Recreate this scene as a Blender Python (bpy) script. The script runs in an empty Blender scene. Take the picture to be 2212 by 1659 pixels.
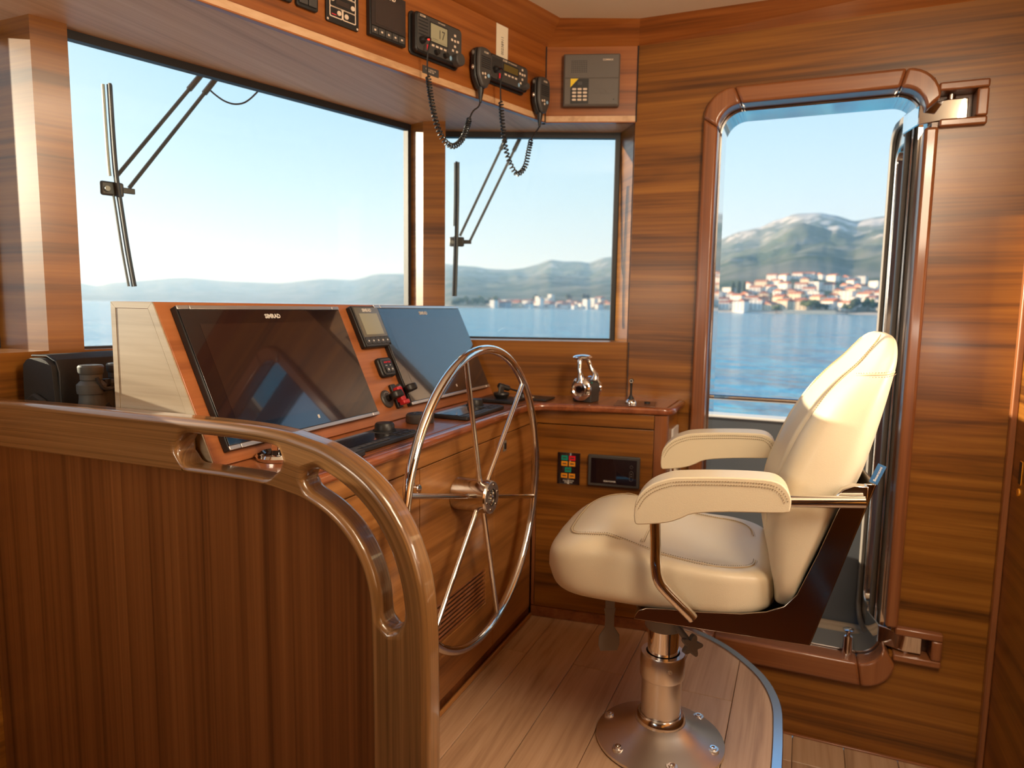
import bpy, bmesh, math, random
from mathutils import Vector, Matrix, noise
random.seed(7)
S = bpy.context.scene
COL = S.collection
R = math.radians
# ------------------------------------------------------------------ camera, sky, sun, fill lights, exposure
EYE = 1.15
def setup_camera():
    cam = bpy.data.cameras.new('camera'); o = bpy.data.objects.new('camera', cam); COL.objects.link(o)
    F = 1480.0
    pitch, roll, head = math.atan(167/F), math.atan(.015), R(67)
    hz = Vector((math.sin(head), math.cos(head), 0)); rt = Vector((math.cos(head), -math.sin(head), 0)); zz = Vector((0, 0, 1))
    D = hz*math.cos(pitch) - zz*math.sin(pitch); up = hz*math.sin(pitch) + zz*math.cos(pitch)
    r2 = rt*math.cos(roll) + up*math.sin(roll); u2 = up*math.cos(roll) - rt*math.sin(roll)
    m = Matrix((r2, u2, -D)).transposed().to_4x4(); m.translation = (0, 0, EYE)
    o.matrix_world = m
    cam.sensor_width = 36; cam.lens = F/2212*36; cam.clip_start = .02; cam.clip_end = 40000
    cam.dof.use_dof = True; cam.dof.focus_distance = 1.5; cam.dof.aperture_fstop = 3.6
    S.camera = o
setup_camera()
SUN_AZ, SUN_EL = -8.0, 9.6          # degrees from the bow (+Y) towards starboard, and above the horizon
def setup_world():
    w = bpy.data.worlds.new('sky'); S.world = w; w.use_nodes = True
    nt = w.node_tree; nt.nodes.clear(); N = nt.nodes.new; L = nt.links.new
    tc = N('ShaderNodeTexCoord'); sx = N('ShaderNodeSeparateXYZ'); L(tc.outputs['Generated'], sx.inputs[0])
    cr = N('ShaderNodeValToRGB'); L(sx.outputs['Z'], cr.inputs[0])
    e = cr.color_ramp.elements
    e[0].position = 0.0; e[0].color = (.80, .91, .96, 1)
    e[1].position = 1.0; e[1].color = (.10, .30, .70, 1)
    for p, c in ((.07, (.76, .90, .98)), (.16, (.60, .83, .98)), (.30, (.41, .70, .96)), (.6, (.24, .50, .88))):
        k = e.new(p); k.color = (*c, 1)
    # brighter, whiter sky around the sun
    s = Vector((math.sin(R(SUN_AZ))*math.cos(R(SUN_EL)), math.cos(R(SUN_AZ))*math.cos(R(SUN_EL)), math.sin(R(SUN_EL))))
    dt = N('ShaderNodeVectorMath'); dt.operation = 'DOT_PRODUCT'; L(tc.outputs['Generated'], dt.inputs[0]); dt.inputs[1].default_value = s
    mr = N('ShaderNodeMapRange'); L(dt.outputs['Value'], mr.inputs[0])
    for i, v in ((1, .55), (2, 1.0), (3, 0.0), (4, 1.0)): mr.inputs[i].default_value = v
    pw = N('ShaderNodeMath'); pw.operation = 'POWER'; L(mr.outputs[0], pw.inputs[0]); pw.inputs[1].default_value = 2.2
    mx = N('ShaderNodeMixRGB'); L(pw.outputs[0], mx.inputs[0]); L(cr.outputs[0], mx.inputs[1]); mx.inputs[2].default_value = (1.12, 1.06, .96, 1)
    # darker below the horizon
    bg = N('ShaderNodeBackground'); L(mx.outputs[0], bg.inputs[0]); bg.inputs[1].default_value = .98
    out = N('ShaderNodeOutputWorld'); L(bg.outputs[0], out.inputs[0])
setup_world()
def lamp(name, kind, energy, color, loc, rot=None, size=.3, size_y=None, target=None):
    l = bpy.data.lights.new(name, kind); o = bpy.data.objects.new(name, l); COL.objects.link(o)
    l.energy = energy; l.color = color; o.location = loc
    if kind == 'AREA':
        l.size = size
        if size_y: l.shape = 'RECTANGLE'; l.size_y = size_y
        else: l.shape = 'DISK'
    if target is not None: o.rotation_euler = (Vector(target) - Vector(loc)).to_track_quat('-Z', 'Y').to_euler()
    if rot: o.rotation_euler = rot
    return o
sd = Vector((math.sin(R(SUN_AZ))*math.cos(R(SUN_EL)), math.cos(R(SUN_AZ))*math.cos(R(SUN_EL)), math.sin(R(SUN_EL))))
sun = lamp('sun', 'SUN', 10.5, (1.0, .84, .61), (0, 60, 30)); sun.rotation_euler = (-sd).to_track_quat('-Z', 'Y').to_euler(); sun.data.angle = R(.55)
# unseen warm fill lights, added to brighten the cabin
lamp('overhead_fill_light', 'AREA', 10, (1.0, .80, .56), (1.0, -.48, 2.14), size=.5, size_y=.22, target=(1.4, .2, .4))  # added fill from above, aimed down at the helm
lamp('aft_fill_light', 'AREA', 22, (1.0, .79, .55), (.76, -.60, 1.72), size=.55, size_y=.45, target=(1.45, 1.0, 1.85))  # added fill for the overhead panel and the console
lamp('port_fill_light', 'AREA', 9, (1.0, .80, .56), (-.8, 1.2, 1.3), size=.6, size_y=.4, target=(1.5, 1.5, 2.1))  # added fill for the soffit and the partition
lamp('upward_fill_light', 'AREA', 13, (1.0, .82, .60), (.78, -.58, 1.98), size=.5, size_y=.16, target=(1.9, .5, 2.6))  # added upward fill to brighten the ceiling
lamp('floor_fill_light', 'AREA', 7, (1.0, .88, .72), (1.55, -.60, 1.0), size=.5, size_y=.3, target=(1.8, .35, .0))  # added low fill for the floor and the chair base
S.view_settings.view_transform = 'Standard'; S.view_settings.look = 'None'
S.view_settings.exposure = 0.12; S.view_settings.gamma = 1.0; S.view_settings.use_curve_mapping = False
S.cycles.max_bounces = 10; S.cycles.diffuse_bounces = 5; S.cycles.glossy_bounces = 5; S.cycles.transmission_bounces = 6
S.cycles.transparent_max_bounces = 12; S.cycles.volume_bounces = 1; S.cycles.sample_clamp_indirect = 4.0
S.cycles.caustics_reflective = False; S.cycles.caustics_refractive = False

# ------------------------------------------------------------------ materials
def newmat(name):
    m = bpy.data.materials.new(name); m.use_nodes = True
    nt = m.node_tree; b = nt.nodes['Principled BSDF']
    return m, nt, b
def plain(name, col, rough=.5, metal=0.0, coat=0.0, spec=.5, bump=None, emit=None, alpha=None, trans=0.0, aniso=0.0):
    m, nt, b = newmat(name)
    b.inputs['Base Color'].default_value = (*col, 1); b.inputs['Roughness'].default_value = rough
    b.inputs['Metallic'].default_value = metal; b.inputs['Coat Weight'].default_value = coat; b.inputs['Coat Roughness'].default_value = .12
    b.inputs['Specular IOR Level'].default_value = spec
    if trans: b.inputs['Transmission Weight'].default_value = trans
    if emit: b.inputs['Emission Color'].default_value = (*emit[0], 1); b.inputs['Emission Strength'].default_value = emit[1]
    if bump:
        sc, st = bump
        tc = nt.nodes.new('ShaderNodeTexCoord'); n = nt.nodes.new('ShaderNodeTexNoise'); n.inputs['Scale'].default_value = sc; n.inputs['Detail'].default_value = 3
        bp = nt.nodes.new('ShaderNodeBump'); bp.inputs['Strength'].default_value = st; bp.inputs['Distance'].default_value = .001
        nt.links.new(tc.outputs['Object'], n.inputs['Vector']); nt.links.new(n.outputs['Fac'], bp.inputs['Height']); nt.links.new(bp.outputs['Normal'], b.inputs['Normal'])
    return m
def wood(name, axis, dark, mid, light, freq=11.0, long=.55, rough=.34, coat=.35, coatr=.16, fine=130.0, uv=False, distort=.9, rnd=False, rot=0.0, fw=.3):
    """Figured veneer: bands and fine pores stretched along one axis of the object's own coordinates."""
    m, nt, b = newmat(name); N = nt.nodes.new; L = nt.links.new
    tc = N('ShaderNodeTexCoord'); src = tc.outputs['UV' if uv else 'Object']
    if rnd:
        oi = N('ShaderNodeObjectInfo'); sc = N('ShaderNodeVectorMath'); sc.operation = 'SCALE'; sc.inputs[0].default_value = (37.0, 23.0, 11.0); L(oi.outputs['Random'], sc.inputs['Scale'])
        ad = N('ShaderNodeVectorMath'); L(src, ad.inputs[0]); L(sc.outputs[0], ad.inputs[1]); src = ad.outputs[0]
    def mp(a, c):
        k = N('ShaderNodeMapping'); s = [c, c, c] if axis != 'h' else [a, a, c]
        if axis != 'h': s['xyz'.index(axis)] = a
        k.inputs['Scale'].default_value = s; k.inputs['Rotation'].default_value = (0, 0, 0)
        L(src, k.inputs['Vector']); return k.outputs[0]
    n1 = N('ShaderNodeTexNoise'); n1.inputs['Scale'].default_value = 1; n1.inputs['Detail'].default_value = 5; n1.inputs['Roughness'].default_value = .55; n1.inputs['Distortion'].default_value = distort
    L(mp(long, freq), n1.inputs['Vector'])
    n2 = N('ShaderNodeTexNoise'); n2.inputs['Scale'].default_value = 1; n2.inputs['Detail'].default_value = 2
    L(mp(long*4, fine), n2.inputs['Vector'])
    n3 = N('ShaderNodeTexNoise'); n3.inputs['Scale'].default_value = 1; n3.inputs['Detail'].default_value = 2; n3.inputs['Distortion'].default_value = .4
    L(mp(long*.8, freq*4.3), n3.inputs['Vector'])
    a1 = N('ShaderNodeMath'); a1.operation = 'MULTIPLY_ADD'; L(n3.outputs['Fac'], a1.inputs[0]); a1.inputs[1].default_value = .45; L(n1.outputs['Fac'], a1.inputs[2])
    a2 = N('ShaderNodeMath'); a2.operation = 'MULTIPLY_ADD'; L(n2.outputs['Fac'], a2.inputs[0]); a2.inputs[1].default_value = fw; L(a1.outputs[0], a2.inputs[2])
    mr = N('ShaderNodeMapRange'); L(a2.outputs[0], mr.inputs[0]); base = .5*(1+.45+fw)
    mr.inputs[1].default_value = base-.30; mr.inputs[2].default_value = base+.30
    cr = N('ShaderNodeValToRGB'); L(mr.outputs[0], cr.inputs[0]); e = cr.color_ramp.elements
    e[0].position = .05; e[0].color = (*dark, 1); e[1].position = .95; e[1].color = (*light, 1); k = e.new(.48); k.color = (*mid, 1)
    L(cr.outputs[0], b.inputs['Base Color'])
    b.inputs['Roughness'].default_value = rough; b.inputs['Coat Weight'].default_value = coat; b.inputs['Coat Roughness'].default_value = coatr
    bp = N('ShaderNodeBump'); bp.inputs['Strength'].default_value = .08; bp.inputs['Distance'].default_value = .0006; L(n2.outputs['Fac'], bp.inputs['Height']); L(bp.outputs[0], b.inputs['Normal'])
    return m
W_D, W_M, W_L = (.072, .022, .0030), (.232, .082, .0095), (.37, .145, .020)
M = {}
for ax in 'xyz':
    M['wood_'+ax] = wood('walnut_veneer_'+ax, ax, W_D, W_M, W_L, coat=.16, distort=1.6)
M['wood_h'] = wood('walnut_veneer_level_grain', 'h', W_D, W_M, W_L)
M['wood_panel'] = wood('walnut_partition_veneer', 'z', (.080, .026, .0065), (.190, .066, .017), (.28, .105, .029), freq=24, long=.30, distort=.35, fw=.4)
M['rail'] = wood('varnished_rail_timber', 'x', (.088, .043, .014), (.250, .120, .040), (.38, .195, .075), freq=26, long=.5, uv=True, coat=1.0, coatr=.06, rough=.3, fine=420, fw=.55)
M['wood_console'] = wood('console_veneer', 'x', (.16, .060, .013), (.34, .138, .034), (.50, .225, .066), freq=9, long=.8, distort=1.6)
M['wood_dash'] = wood('dash_veneer', 'x', (.24, .075, .024), (.40, .135, .043), (.50, .19, .066), freq=9, long=.8)
M['wood_top'] = wood('worktop_veneer', 'x', (.20, .062, .022), (.34, .110, .037), (.44, .16, .055), freq=14, coat=.9, coatr=.1)
M['wood_edge'] = wood('worktop_solid_edge', 'x', (.16, .042, .013), (.27, .072, .022), (.38, .12, .038), freq=20, coat=1.0, coatr=.06)
M['wood_side'] = wood('salt_stained_veneer_painted_sheen', 'y', (.30, .22, .14), (.46, .37, .25), (.58, .49, .36), freq=7, distort=2.5, coat=.8, coatr=.3)  # salt stains, with the sun's sheen put into the pale colour
M['wood_soffit'] = wood('soffit_veneer_painted_bounce', 'x', (.46, .26, .13), (.62, .38, .205), (.70, .47, .28), freq=12, coat=.15, coatr=.3, rough=.5)  # paler than the other veneers: light bounced from below is in the colour
M['wood_frame'] = wood('door_frame_timber', 'z', (.17, .055, .018), (.27, .092, .030), (.36, .135, .046), freq=16, coat=.6, coatr=.12)
M['wood_frame_y'] = wood('door_frame_timber_y', 'y', (.17, .055, .018), (.27, .092, .030), (.36, .135, .046), freq=16, coat=.6, coatr=.12)
M['wood_dark'] = wood('plinth_veneer', 'y', (.07, .022, .008), (.15, .046, .014), (.22, .075, .022), freq=12)
M['oak'] = wood('oak_floor', 'x', (.36, .215, .120), (.54, .345, .205), (.64, .435, .275), freq=9, long=.9, rough=.42, coat=.15, coatr=.25, rnd=True, distort=2.2, fine=160)
M['teak'] = wood('deck_teak', 'y', (.36, .26, .17), (.50, .38, .26), (.60, .47, .34), freq=20, rough=.7, coat=0, rnd=True)
M['ceiling'] = plain('cream_headliner', (.86, .76, .60), .7, bump=(60, .05))
M['chrome'] = plain('polished_chrome', (.86, .85, .84), .05, 1.0)
M['steel'] = plain('polished_stainless', (.70, .67, .63), .13, 1.0)
M['steel_dark'] = plain('mirror_stainless_plate', (.50, .42, .34), .10, 1.0)
M['alu'] = plain('brushed_aluminium', (.80, .77, .73), .30, 1.0)
M['alu_trim'] = plain('silver_trim', (.72, .71, .70), .35, .9)
M['strip'] = plain('satin_metal_edge_strip', (.68, .72, .78), .22, 1.0)
M['blackp'] = plain('black_plastic', (.014, .013, .013), .42)
M['greyp'] = plain('charcoal_plastic', (.055, .052, .050), .45)
M['softgrey'] = plain('grey_painted_metal', (.20, .175, .15), .45)
M['gasket'] = plain('black_rubber', (.016, .017, .02), .5)
M['gloss'] = plain('gloss_black_glass', (.010, .006, .009), .02, coat=1.0, spec=.9)
M['lcdoff'] = plain('dark_lcd_panel', (.022, .012, .012), .03, coat=1.0, spec=.9)
M['lcdgrey'] = plain('unlit_grey_lcd', (.17, .15, .10), .15, coat=.6)
M['lcdlit'] = plain('lit_lcd', (.30, .27, .16), .25, coat=.4, emit=((.55, .48, .28), .10))
M['lcdolive'] = plain('olive_lcd', (.13, .10, .03), .2, coat=.5)
M['white'] = plain('white_print', (.75, .72, .66), .5)
M['paper'] = plain('paper_label', (.78, .70, .54), .7)
M['ink'] = plain('dark_print', (.05, .045, .04), .6)
M['red'] = plain('red_plastic', (.55, .02, .025), .35)
M['redprint'] = plain('red_print', (.65, .03, .05), .5)
M['redled'] = plain('red_pilot_lamp', (.6, .02, .02), .4, emit=((1, .05, .03), 1.2))
M['blue'] = plain('blue_tag_fabric', (.02, .10, .24), .6)
M['bluekey'] = plain('blue_key', (.25, .45, .65), .4)
M['green'] = plain('green_lamp_lens', (.0, .30, .22), .4)
M['amber'] = plain('amber_lamp_lens', (.85, .33, .015), .4)
M['redlens'] = plain('red_lamp_lens', (.75, .01, .03), .4)
M['yellow'] = plain('yellow_sticker', (.85, .60, .02), .5)
M['intercom'] = plain('taupe_plastic', (.115, .098, .085), .45)
M['keys'] = plain('beige_keys', (.72, .58, .45), .5)
M['leather'] = plain('cream_leather', (.73, .63, .45), .40, bump=(700, .35), coat=.12)
M['thread'] = plain('tan_thread', (.30, .22, .12), .7)
M['seam'] = plain('seam_fold', (.60, .47, .29), .5)
M['hull'] = plain('grey_bulwark_paint', (.085, .093, .105), .45, bump=(20, .05))
M['whitepaint'] = plain('white_gelcoat', (.80, .80, .78), .35)
M['bag'] = plain('black_nylon', (.022, .020, .018), .75, bump=(900, .6))
M['rubber_olive'] = plain('grey_green_rubber_armour', (.085, .092, .088), .6)
M['wiper'] = plain('dark_painted_metal', (.09, .095, .095), .4, .4)
M['wiperpale'] = plain('pale_wiper_metal', (.32, .33, .29), .45, .5)  # paler metal for part of the bow and the clamp bolt
def glassmat(name, tint=(.97, .985, .98)):
    m = bpy.data.materials.new(name); m.use_nodes = True; nt = m.node_tree; nt.nodes.clear(); N = nt.nodes.new; L = nt.links.new
    t = N('ShaderNodeBsdfTransparent'); t.inputs[0].default_value = (*tint, 1); g = N('ShaderNodeBsdfGlossy'); g.inputs['Roughness'].default_value = .0
    ge = N('ShaderNodeNewGeometry'); io = N('ShaderNodeMapRange'); L(ge.outputs['Backfacing'], io.inputs[0]); io.inputs[3].default_value = 1.33; io.inputs[4].default_value = 1/1.33   # the same reflectance seen from either side of the pane
    fr = N('ShaderNodeFresnel'); L(io.outputs[0], fr.inputs['IOR']); mx = N('ShaderNodeMixShader'); L(fr.outputs[0], mx.inputs[0]); L(t.outputs[0], mx.inputs[1]); L(g.outputs[0], mx.inputs[2])
    o = N('ShaderNodeOutputMaterial'); L(mx.outputs[0], o.inputs[0]); return m
M['glass'] = glassmat('window_glass')

# ------------------------------------------------------------------ geometry helpers
class G:
    def __init__(s): s.bm = bmesh.new()
    def face(s, vs, flip=False):
        try: return s.bm.faces.new(vs[::-1] if flip else vs)
        except ValueError: return None
    def box(s, x0, x1, y0, y1, z0, z1):
        if x0 > x1: x0, x1 = x1, x0
        if y0 > y1: y0, y1 = y1, y0
        if z0 > z1: z0, z1 = z1, z0
        v = [s.bm.verts.new((x, y, z)) for x in (x0, x1) for y in (y0, y1) for z in (z0, z1)]
        for f in ((0,1,3,2),(4,6,7,5),(0,4,5,1),(2,3,7,6),(0,2,6,4),(1,5,7,3)): s.bm.faces.new([v[i] for i in f])
        return s
    def obox(s, c, hx, hy, hz):
        c = Vector(c); v = [s.bm.verts.new(c+a*hx+b*hy+d*hz) for a in (-1, 1) for b in (-1, 1) for d in (-1, 1)]
        for f in ((0,1,3,2),(4,6,7,5),(0,4,5,1),(2,3,7,6),(0,2,6,4),(1,5,7,3)): s.bm.faces.new([v[i] for i in f])
        return s
    def prism(s, outer, d0, d1, axis='x', holes=()):
        def P(p, d): return {'x': (d, p[0], p[1]), 'y': (p[0], d, p[1]), 'z': (p[0], p[1], d)}[axis]
        loops = [outer] + list(holes); faces = []
        for d in (d0, d1):
            edges = []; vss = []
            for lp in loops:
                vs = [s.bm.verts.new(P(p, d)) for p in lp]; vss.append(vs)
                edges += [s.bm.edges.new((vs[i], vs[(i+1) % len(vs)])) for i in range(len(vs))]
            if holes: bmesh.ops.triangle_fill(s.bm, use_beauty=True, use_dissolve=False, edges=edges)
            else: s.bm.faces.new(vss[0])
            faces.append(vss)
        for a, b in zip(*faces):
            for i in range(len(a)):
                j = (i+1) % len(a); s.bm.faces.new((a[i], a[j], b[j], b[i]))
        return s
    def tube(s, path, r, seg=10, closed=False, cap=True):
        path = [Vector(p) for p in path]; n = len(path); rings = []
        rs = r if isinstance(r, (list, tuple)) else [r]*n
        t0 = (path[1]-path[0]).normalized(); a = t0.orthogonal().normalized()
        for i in range(n):
            if closed: t = (path[(i+1) % n]-path[i-1]).normalized()
            else: t = (path[min(i+1, n-1)]-path[max(i-1, 0)]).normalized()
            a = (a - t*a.dot(t)); a = a.normalized() if a.length > 1e-9 else t.orthogonal().normalized(); b = t.cross(a)
            rings.append([s.bm.verts.new(path[i]+(a*math.cos(2*math.pi*k/seg)+b*math.sin(2*math.pi*k/seg))*rs[i]) for k in range(seg)])
        for i in range(n if closed else n-1):
            A, B = rings[i], rings[(i+1) % n]
            if closed and i == n-1:   # match the twist of the last ring
                off = min(range(seg), key=lambda o: (A[0].co-B[o].co).length); B = B[off:]+B[:off]
            for k in range(seg): s.bm.faces.new((A[k], A[(k+1) % seg], B[(k+1) % seg], B[k]))
        if cap and not closed:
            s.face(rings[0][::-1]); s.face(rings[-1])
        return s
    def cyl(s, p0, p1, r0, r1=None, seg=20): return s.tube([p0, p1], [r0, r0 if r1 is None else r1], seg)
    def lathe(s, prof, c=(0, 0, 0), axis=(0, 0, 1), seg=40):
        c = Vector(c); ax = Vector(axis).normalized(); a = ax.orthogonal().normalized(); b = ax.cross(a); rings = []
        for r, z in prof:
            if r < 1e-6: rings.append([s.bm.verts.new(c+ax*z)])
            else: rings.append([s.bm.verts.new(c+ax*z+(a*math.cos(2*math.pi*k/seg)+b*math.sin(2*math.pi*k/seg))*r) for k in range(seg)])
        for A, B in zip(rings, rings[1:]):
            for k in range(seg):
                j = (k+1) % seg
                if len(A) == 1 and len(B) == 1: continue
                if len(A) == 1: s.face((A[0], B[j], B[k]))
                elif len(B) == 1: s.face((A[k], A[j], B[0]))
                else: s.face((A[k], A[j], B[j], B[k]))
        return s
    def ball(s, c, rx, ry=None, rz=None, seg=16, rings=10):
        ry = ry or rx; rz = rz or rx; m = Matrix.Translation(c) @ Matrix.Diagonal((rx, ry, rz, 1)); bmesh.ops.create_uvsphere(s.bm, u_segments=seg, v_segments=rings, radius=1, matrix=m); return s
    def grid(s, f, nu, nv, cu=False, cv=False):
        vs = [[s.bm.verts.new(f(i/(nu if cu else nu-1), j/(nv if cv else nv-1))) for j in range(nv)] for i in range(nu)]
        for i in range(nu if cu else nu-1):
            for j in range(nv if cv else nv-1):
                s.face((vs[i][j], vs[(i+1) % nu][j], vs[(i+1) % nu][(j+1) % nv], vs[i][(j+1) % nv]))
        return vs
    def mat(s, m): bmesh.ops.transform(s.bm, matrix=m, verts=s.bm.verts); return s
def obj(name, g, mat, parent=None, bev=0, seg=2, smooth=True, mw=None, sub=0, label=None, kind=None, ang=35, recalc=True):
    me = bpy.data.meshes.new(name)
    if recalc: bmesh.ops.remove_doubles(g.bm, verts=g.bm.verts, dist=1e-6); bmesh.ops.recalc_face_normals(g.bm, faces=g.bm.faces)
    g.bm.to_mesh(me); g.bm.free()
    o = bpy.data.objects.new(name, me); COL.objects.link(o)
    if mat is not None: me.materials.append(M[mat] if isinstance(mat, str) else mat)
    if smooth:
        for p in me.polygons: p.use_smooth = True
        me.set_sharp_from_angle(angle=R(ang))
    if bev:
        b = o.modifiers.new('bevel', 'BEVEL'); b.width = bev; b.segments = seg; b.limit_method = 'ANGLE'; b.angle_limit = R(40); b.harden_normals = False
    if sub:
        b = o.modifiers.new('sub', 'SUBSURF'); b.levels = sub; b.render_levels = sub
    if parent is not None: o.parent = parent
    if mw is not None:
        if parent is None: o.matrix_world = mw
        else: o.matrix_local = mw
    if label: o['label'] = label
    if kind: o['kind'] = kind
    return o
def thing(name, label=None, cat=None, mw=None, group=None, kind=None):
    o = bpy.data.objects.new(name, None); COL.objects.link(o); o.empty_display_size = .05
    if mw is not None: o.matrix_world = mw if isinstance(mw, Matrix) else Matrix.Translation(mw)
    return tag(o, label, cat, group, kind)
def tag(o, label=None, cat=None, group=None, kind=None):
    for k, v in (('label', label), ('category', cat), ('group', group), ('kind', kind)):
        if v: o[k] = v
    return o
def frame(o, x, y):
    """Right-handed frame at o: x to the right, y into the surface, z = x cross y."""
    x = Vector(x).normalized(); y = Vector(y).normalized(); z = x.cross(y)
    m = Matrix((x, y, z)).transposed().to_4x4(); m.translation = o; return m
TXT = Matrix.Rotation(R(90), 4, 'X')
def text(name, s, size, mat, parent, x, y, z, align='CENTER', rot=None, ext=.0002, sx=1.0, bold=0.0, mw=None):
    c = bpy.data.curves.new(name, 'FONT'); c.body = s; c.size = size; c.align_x = align; c.align_y = 'CENTER'; c.extrude = ext; c.offset = bold; c.resolution_u = 2; c.space_line = .9
    c.materials.append(M[mat]); o = bpy.data.objects.new(name, c); COL.objects.link(o); o.parent = parent
    m = Matrix.Translation((x, y, z)) @ TXT
    if rot: m = m @ Matrix.Rotation(R(rot), 4, 'Z')
    o.matrix_local = (mw if mw is not None else m) @ Matrix.Diagonal((sx, 1, 1, 1)); return o
def mesh_lettering():
    dg = bpy.context.evaluated_depsgraph_get()
    for o in [o for o in S.objects if o.type == 'FONT']:
        me = bpy.data.meshes.new_from_object(o.evaluated_get(dg)); n = bpy.data.objects.new('lettering', me); COL.objects.link(n); n.parent = o.parent; n.matrix_local = o.matrix_local.copy()
        nm = o.name; bpy.data.objects.remove(o); n.name = nm
def rrect(x0, x1, z0, z1, r, n=6):
    out = []
    for cx, cz, a0 in ((x1-r, z1-r, 0), (x0+r, z1-r, 90), (x0+r, z0+r, 180), (x1-r, z0+r, 270)):
        for k in range(n+1):
            a = R(a0+90*k/n); out.append((cx+r*math.cos(a), cz+r*math.sin(a)))
    return out
def slab(name, mat, parent, x0, x1, z0, z1, y0, y1, r=0, bev=0, label=None, holes=()):
    g = G()
    if r: g.prism(rrect(x0, x1, z0, z1, r), y0, y1, 'y', holes)
    elif holes: g.prism([(x0, z0), (x1, z0), (x1, z1), (x0, z1)], y0, y1, 'y', holes)
    else: g.box(x0, x1, y0, y1, z0, z1)
    return obj(name, g, mat, parent, bev=bev, label=label)
def catmull(pts, n=8, closed=False):
    P = [Vector(p) for p in pts]; out = []; m = len(P)
    for i in range(m if closed else m-1):
        p0 = P[i-1] if (closed or i > 0) else P[0]; p1 = P[i]; p2 = P[(i+1) % m]; p3 = P[(i+2) % m] if (closed or i+2 < m) else P[-1]
        for k in range(n):
            t = k/n; out.append(.5*((2*p1)+(-p0+p2)*t+(2*p0-5*p1+4*p2-p3)*t*t+(-p0+3*p1-3*p2+p3)*t**3))
    if not closed: out.append(P[-1])
    return out
# ------------------------------------------------------------------ the wheelhouse shell
XW, ZS, ZH, ZC, ZL = 2.60, 1.02, 1.84, 2.172, -.406      # side wall, sill, soffit, ceiling, lower floor
mir = lambda pts: [(1-p[0], p[1]) for p in pts][::-1]
K, A, LC = (2.60, .618), (2.329, 1.369), (1.15, 1.78)
def st(name, g, mat, **k): return obj(name, g, mat, kind='structure', **k)
# side wall with the doorway and the two hinge pockets cut out
hole = [(.345, -.11), (.345, 1.89), (-.335, 1.89), (-.335, 1.845), (-.452, 1.845), (-.452, 1.752), (-.335, 1.752), (-.335, .055), (-.46, .055), (-.46, -.026), (-.335, -.026), (-.335, -.11)]
st('wall_right', G().prism([(-.63, ZL), (.622, ZL), (.622, ZC), (-.63, ZC)], XW, XW+.05, 'x', [hole]), 'wood_y', smooth=False)
st('wall_right_outer', G().prism([(-.63, ZL), (.618, ZL), (.618, ZC), (-.63, ZC)], XW+.06, XW+.10, 'x', [[(.345, -.11), (.345, 1.89), (-.335, 1.89), (-.335, -.11)]]), 'whitepaint', smooth=False)
st('trim_1', G().box(XW+.05, XW+.06, -.63, -.335, ZL, ZC), 'wood_dark', smooth=False)
# lower walls under the windows
def off(p, q, d):
    v = Vector((q[0]-p[0], q[1]-p[1])).normalized(); n = Vector((v.y, -v.x)); return [p, q, (q[0]+n.x*d, q[1]+n.y*d), (p[0]+n.x*d, p[1]+n.y*d)]
w2f = frame((*A, 0), (K[0]-A[0], K[1]-A[1], 0), (.934, .358, 0)); L2 = math.hypot(K[0]-A[0], K[1]-A[1])
st('wall_front_right', G().box(0, L2+.003, 0, .17, ZL, ZS), 'wood_x', mw=w2f)
w1f = frame((*LC, 0), (A[0]-LC[0], A[1]-LC[1], 0), (.329, .944, 0)); L1 = math.hypot(A[0]-LC[0], A[1]-LC[1])
st('wall_front', G().box(0, L1, 0, .14, ZL, ZS), 'wood_x', mw=w1f)
st('wall_front_center', G().box(-.15, 1.15, 1.78, 1.98, ZL, ZS), 'wood_x')
for nm, o, q in (('wall_front_left', LC, A), ('wall_left_corner', A, K)):
    p, r = (1-o[0], o[1]), (1-q[0], q[1]); st(nm, G().prism(off(r, p, -.15), ZL, ZS, 'z'), 'wood_x')
# pillars between the windows
PR = [(2.358, 1.446), A, (2.3594, 1.2896), (2.494, 1.379)]
PL = [(1.233, 1.797), (1.226, 1.753), LC, (1.15, 1.99), (1.19, 1.99)]
PK = [K, (2.753, .719), (2.80, .60), (2.605, .60)]
for nm, pl in (('pillar_right', PR), ('pillar_center', PL), ('pillar_corner', PK)):
    st(nm, G().prism(pl, ZS, ZH, 'z'), 'wood_h', smooth=False); st(nm+'_port', G().prism(mir(pl), ZS, ZH, 'z'), 'wood_h', smooth=False)
for i_, pl in enumerate(([(2.50, .965), (2.53, .96), (2.51, .92), (2.50, .93)], [(2.615, .63), (2.66, .63), (2.66, .60), (2.62, .60)])): st('trim_%d' % (3+i_), G().prism(pl, ZS-1.4 if i_ else ZH, ZC, 'z'), 'wood_dark', smooth=False)
# soffit, overhead panels, cornice, ceiling
HL = [(.90, 1.425), (2.492, .938), K]
so = HL + [(2.76, .56), (2.77, .72), (2.51, 1.39), (2.375, 1.462), (1.245, 1.815), (1.16, 1.99)]
so = so + mir(so)
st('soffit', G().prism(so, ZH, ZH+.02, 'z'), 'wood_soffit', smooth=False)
def hpanel(nm, p, q, z0, z1, mat='wood_x', t=.02):
    f = frame((*p, 0), (q[0]-p[0], q[1]-p[1], 0), (-(q[1]-p[1]), q[0]-p[0], 0)); L = math.hypot(q[0]-p[0], q[1]-p[1])
    return st(nm, G().box(0, L, 0, t, z0, z1), mat, mw=f, bev=.0015)
M['wood_header'] = wood('overhead_panel_veneer', 'x', (.13, .036, .007), (.28, .082, .015), (.40, .135, .029), freq=9, distort=2.2)
hpanel('wall_overhead', (.90, 1.425), (2.4925, .9379), ZH-.004, 2.118, 'wood_header')
hpanel('wall_overhead_corner', (2.4915, .9395), (2.6012, .615), ZH-.004, 2.118, 'wood_header')
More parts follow.
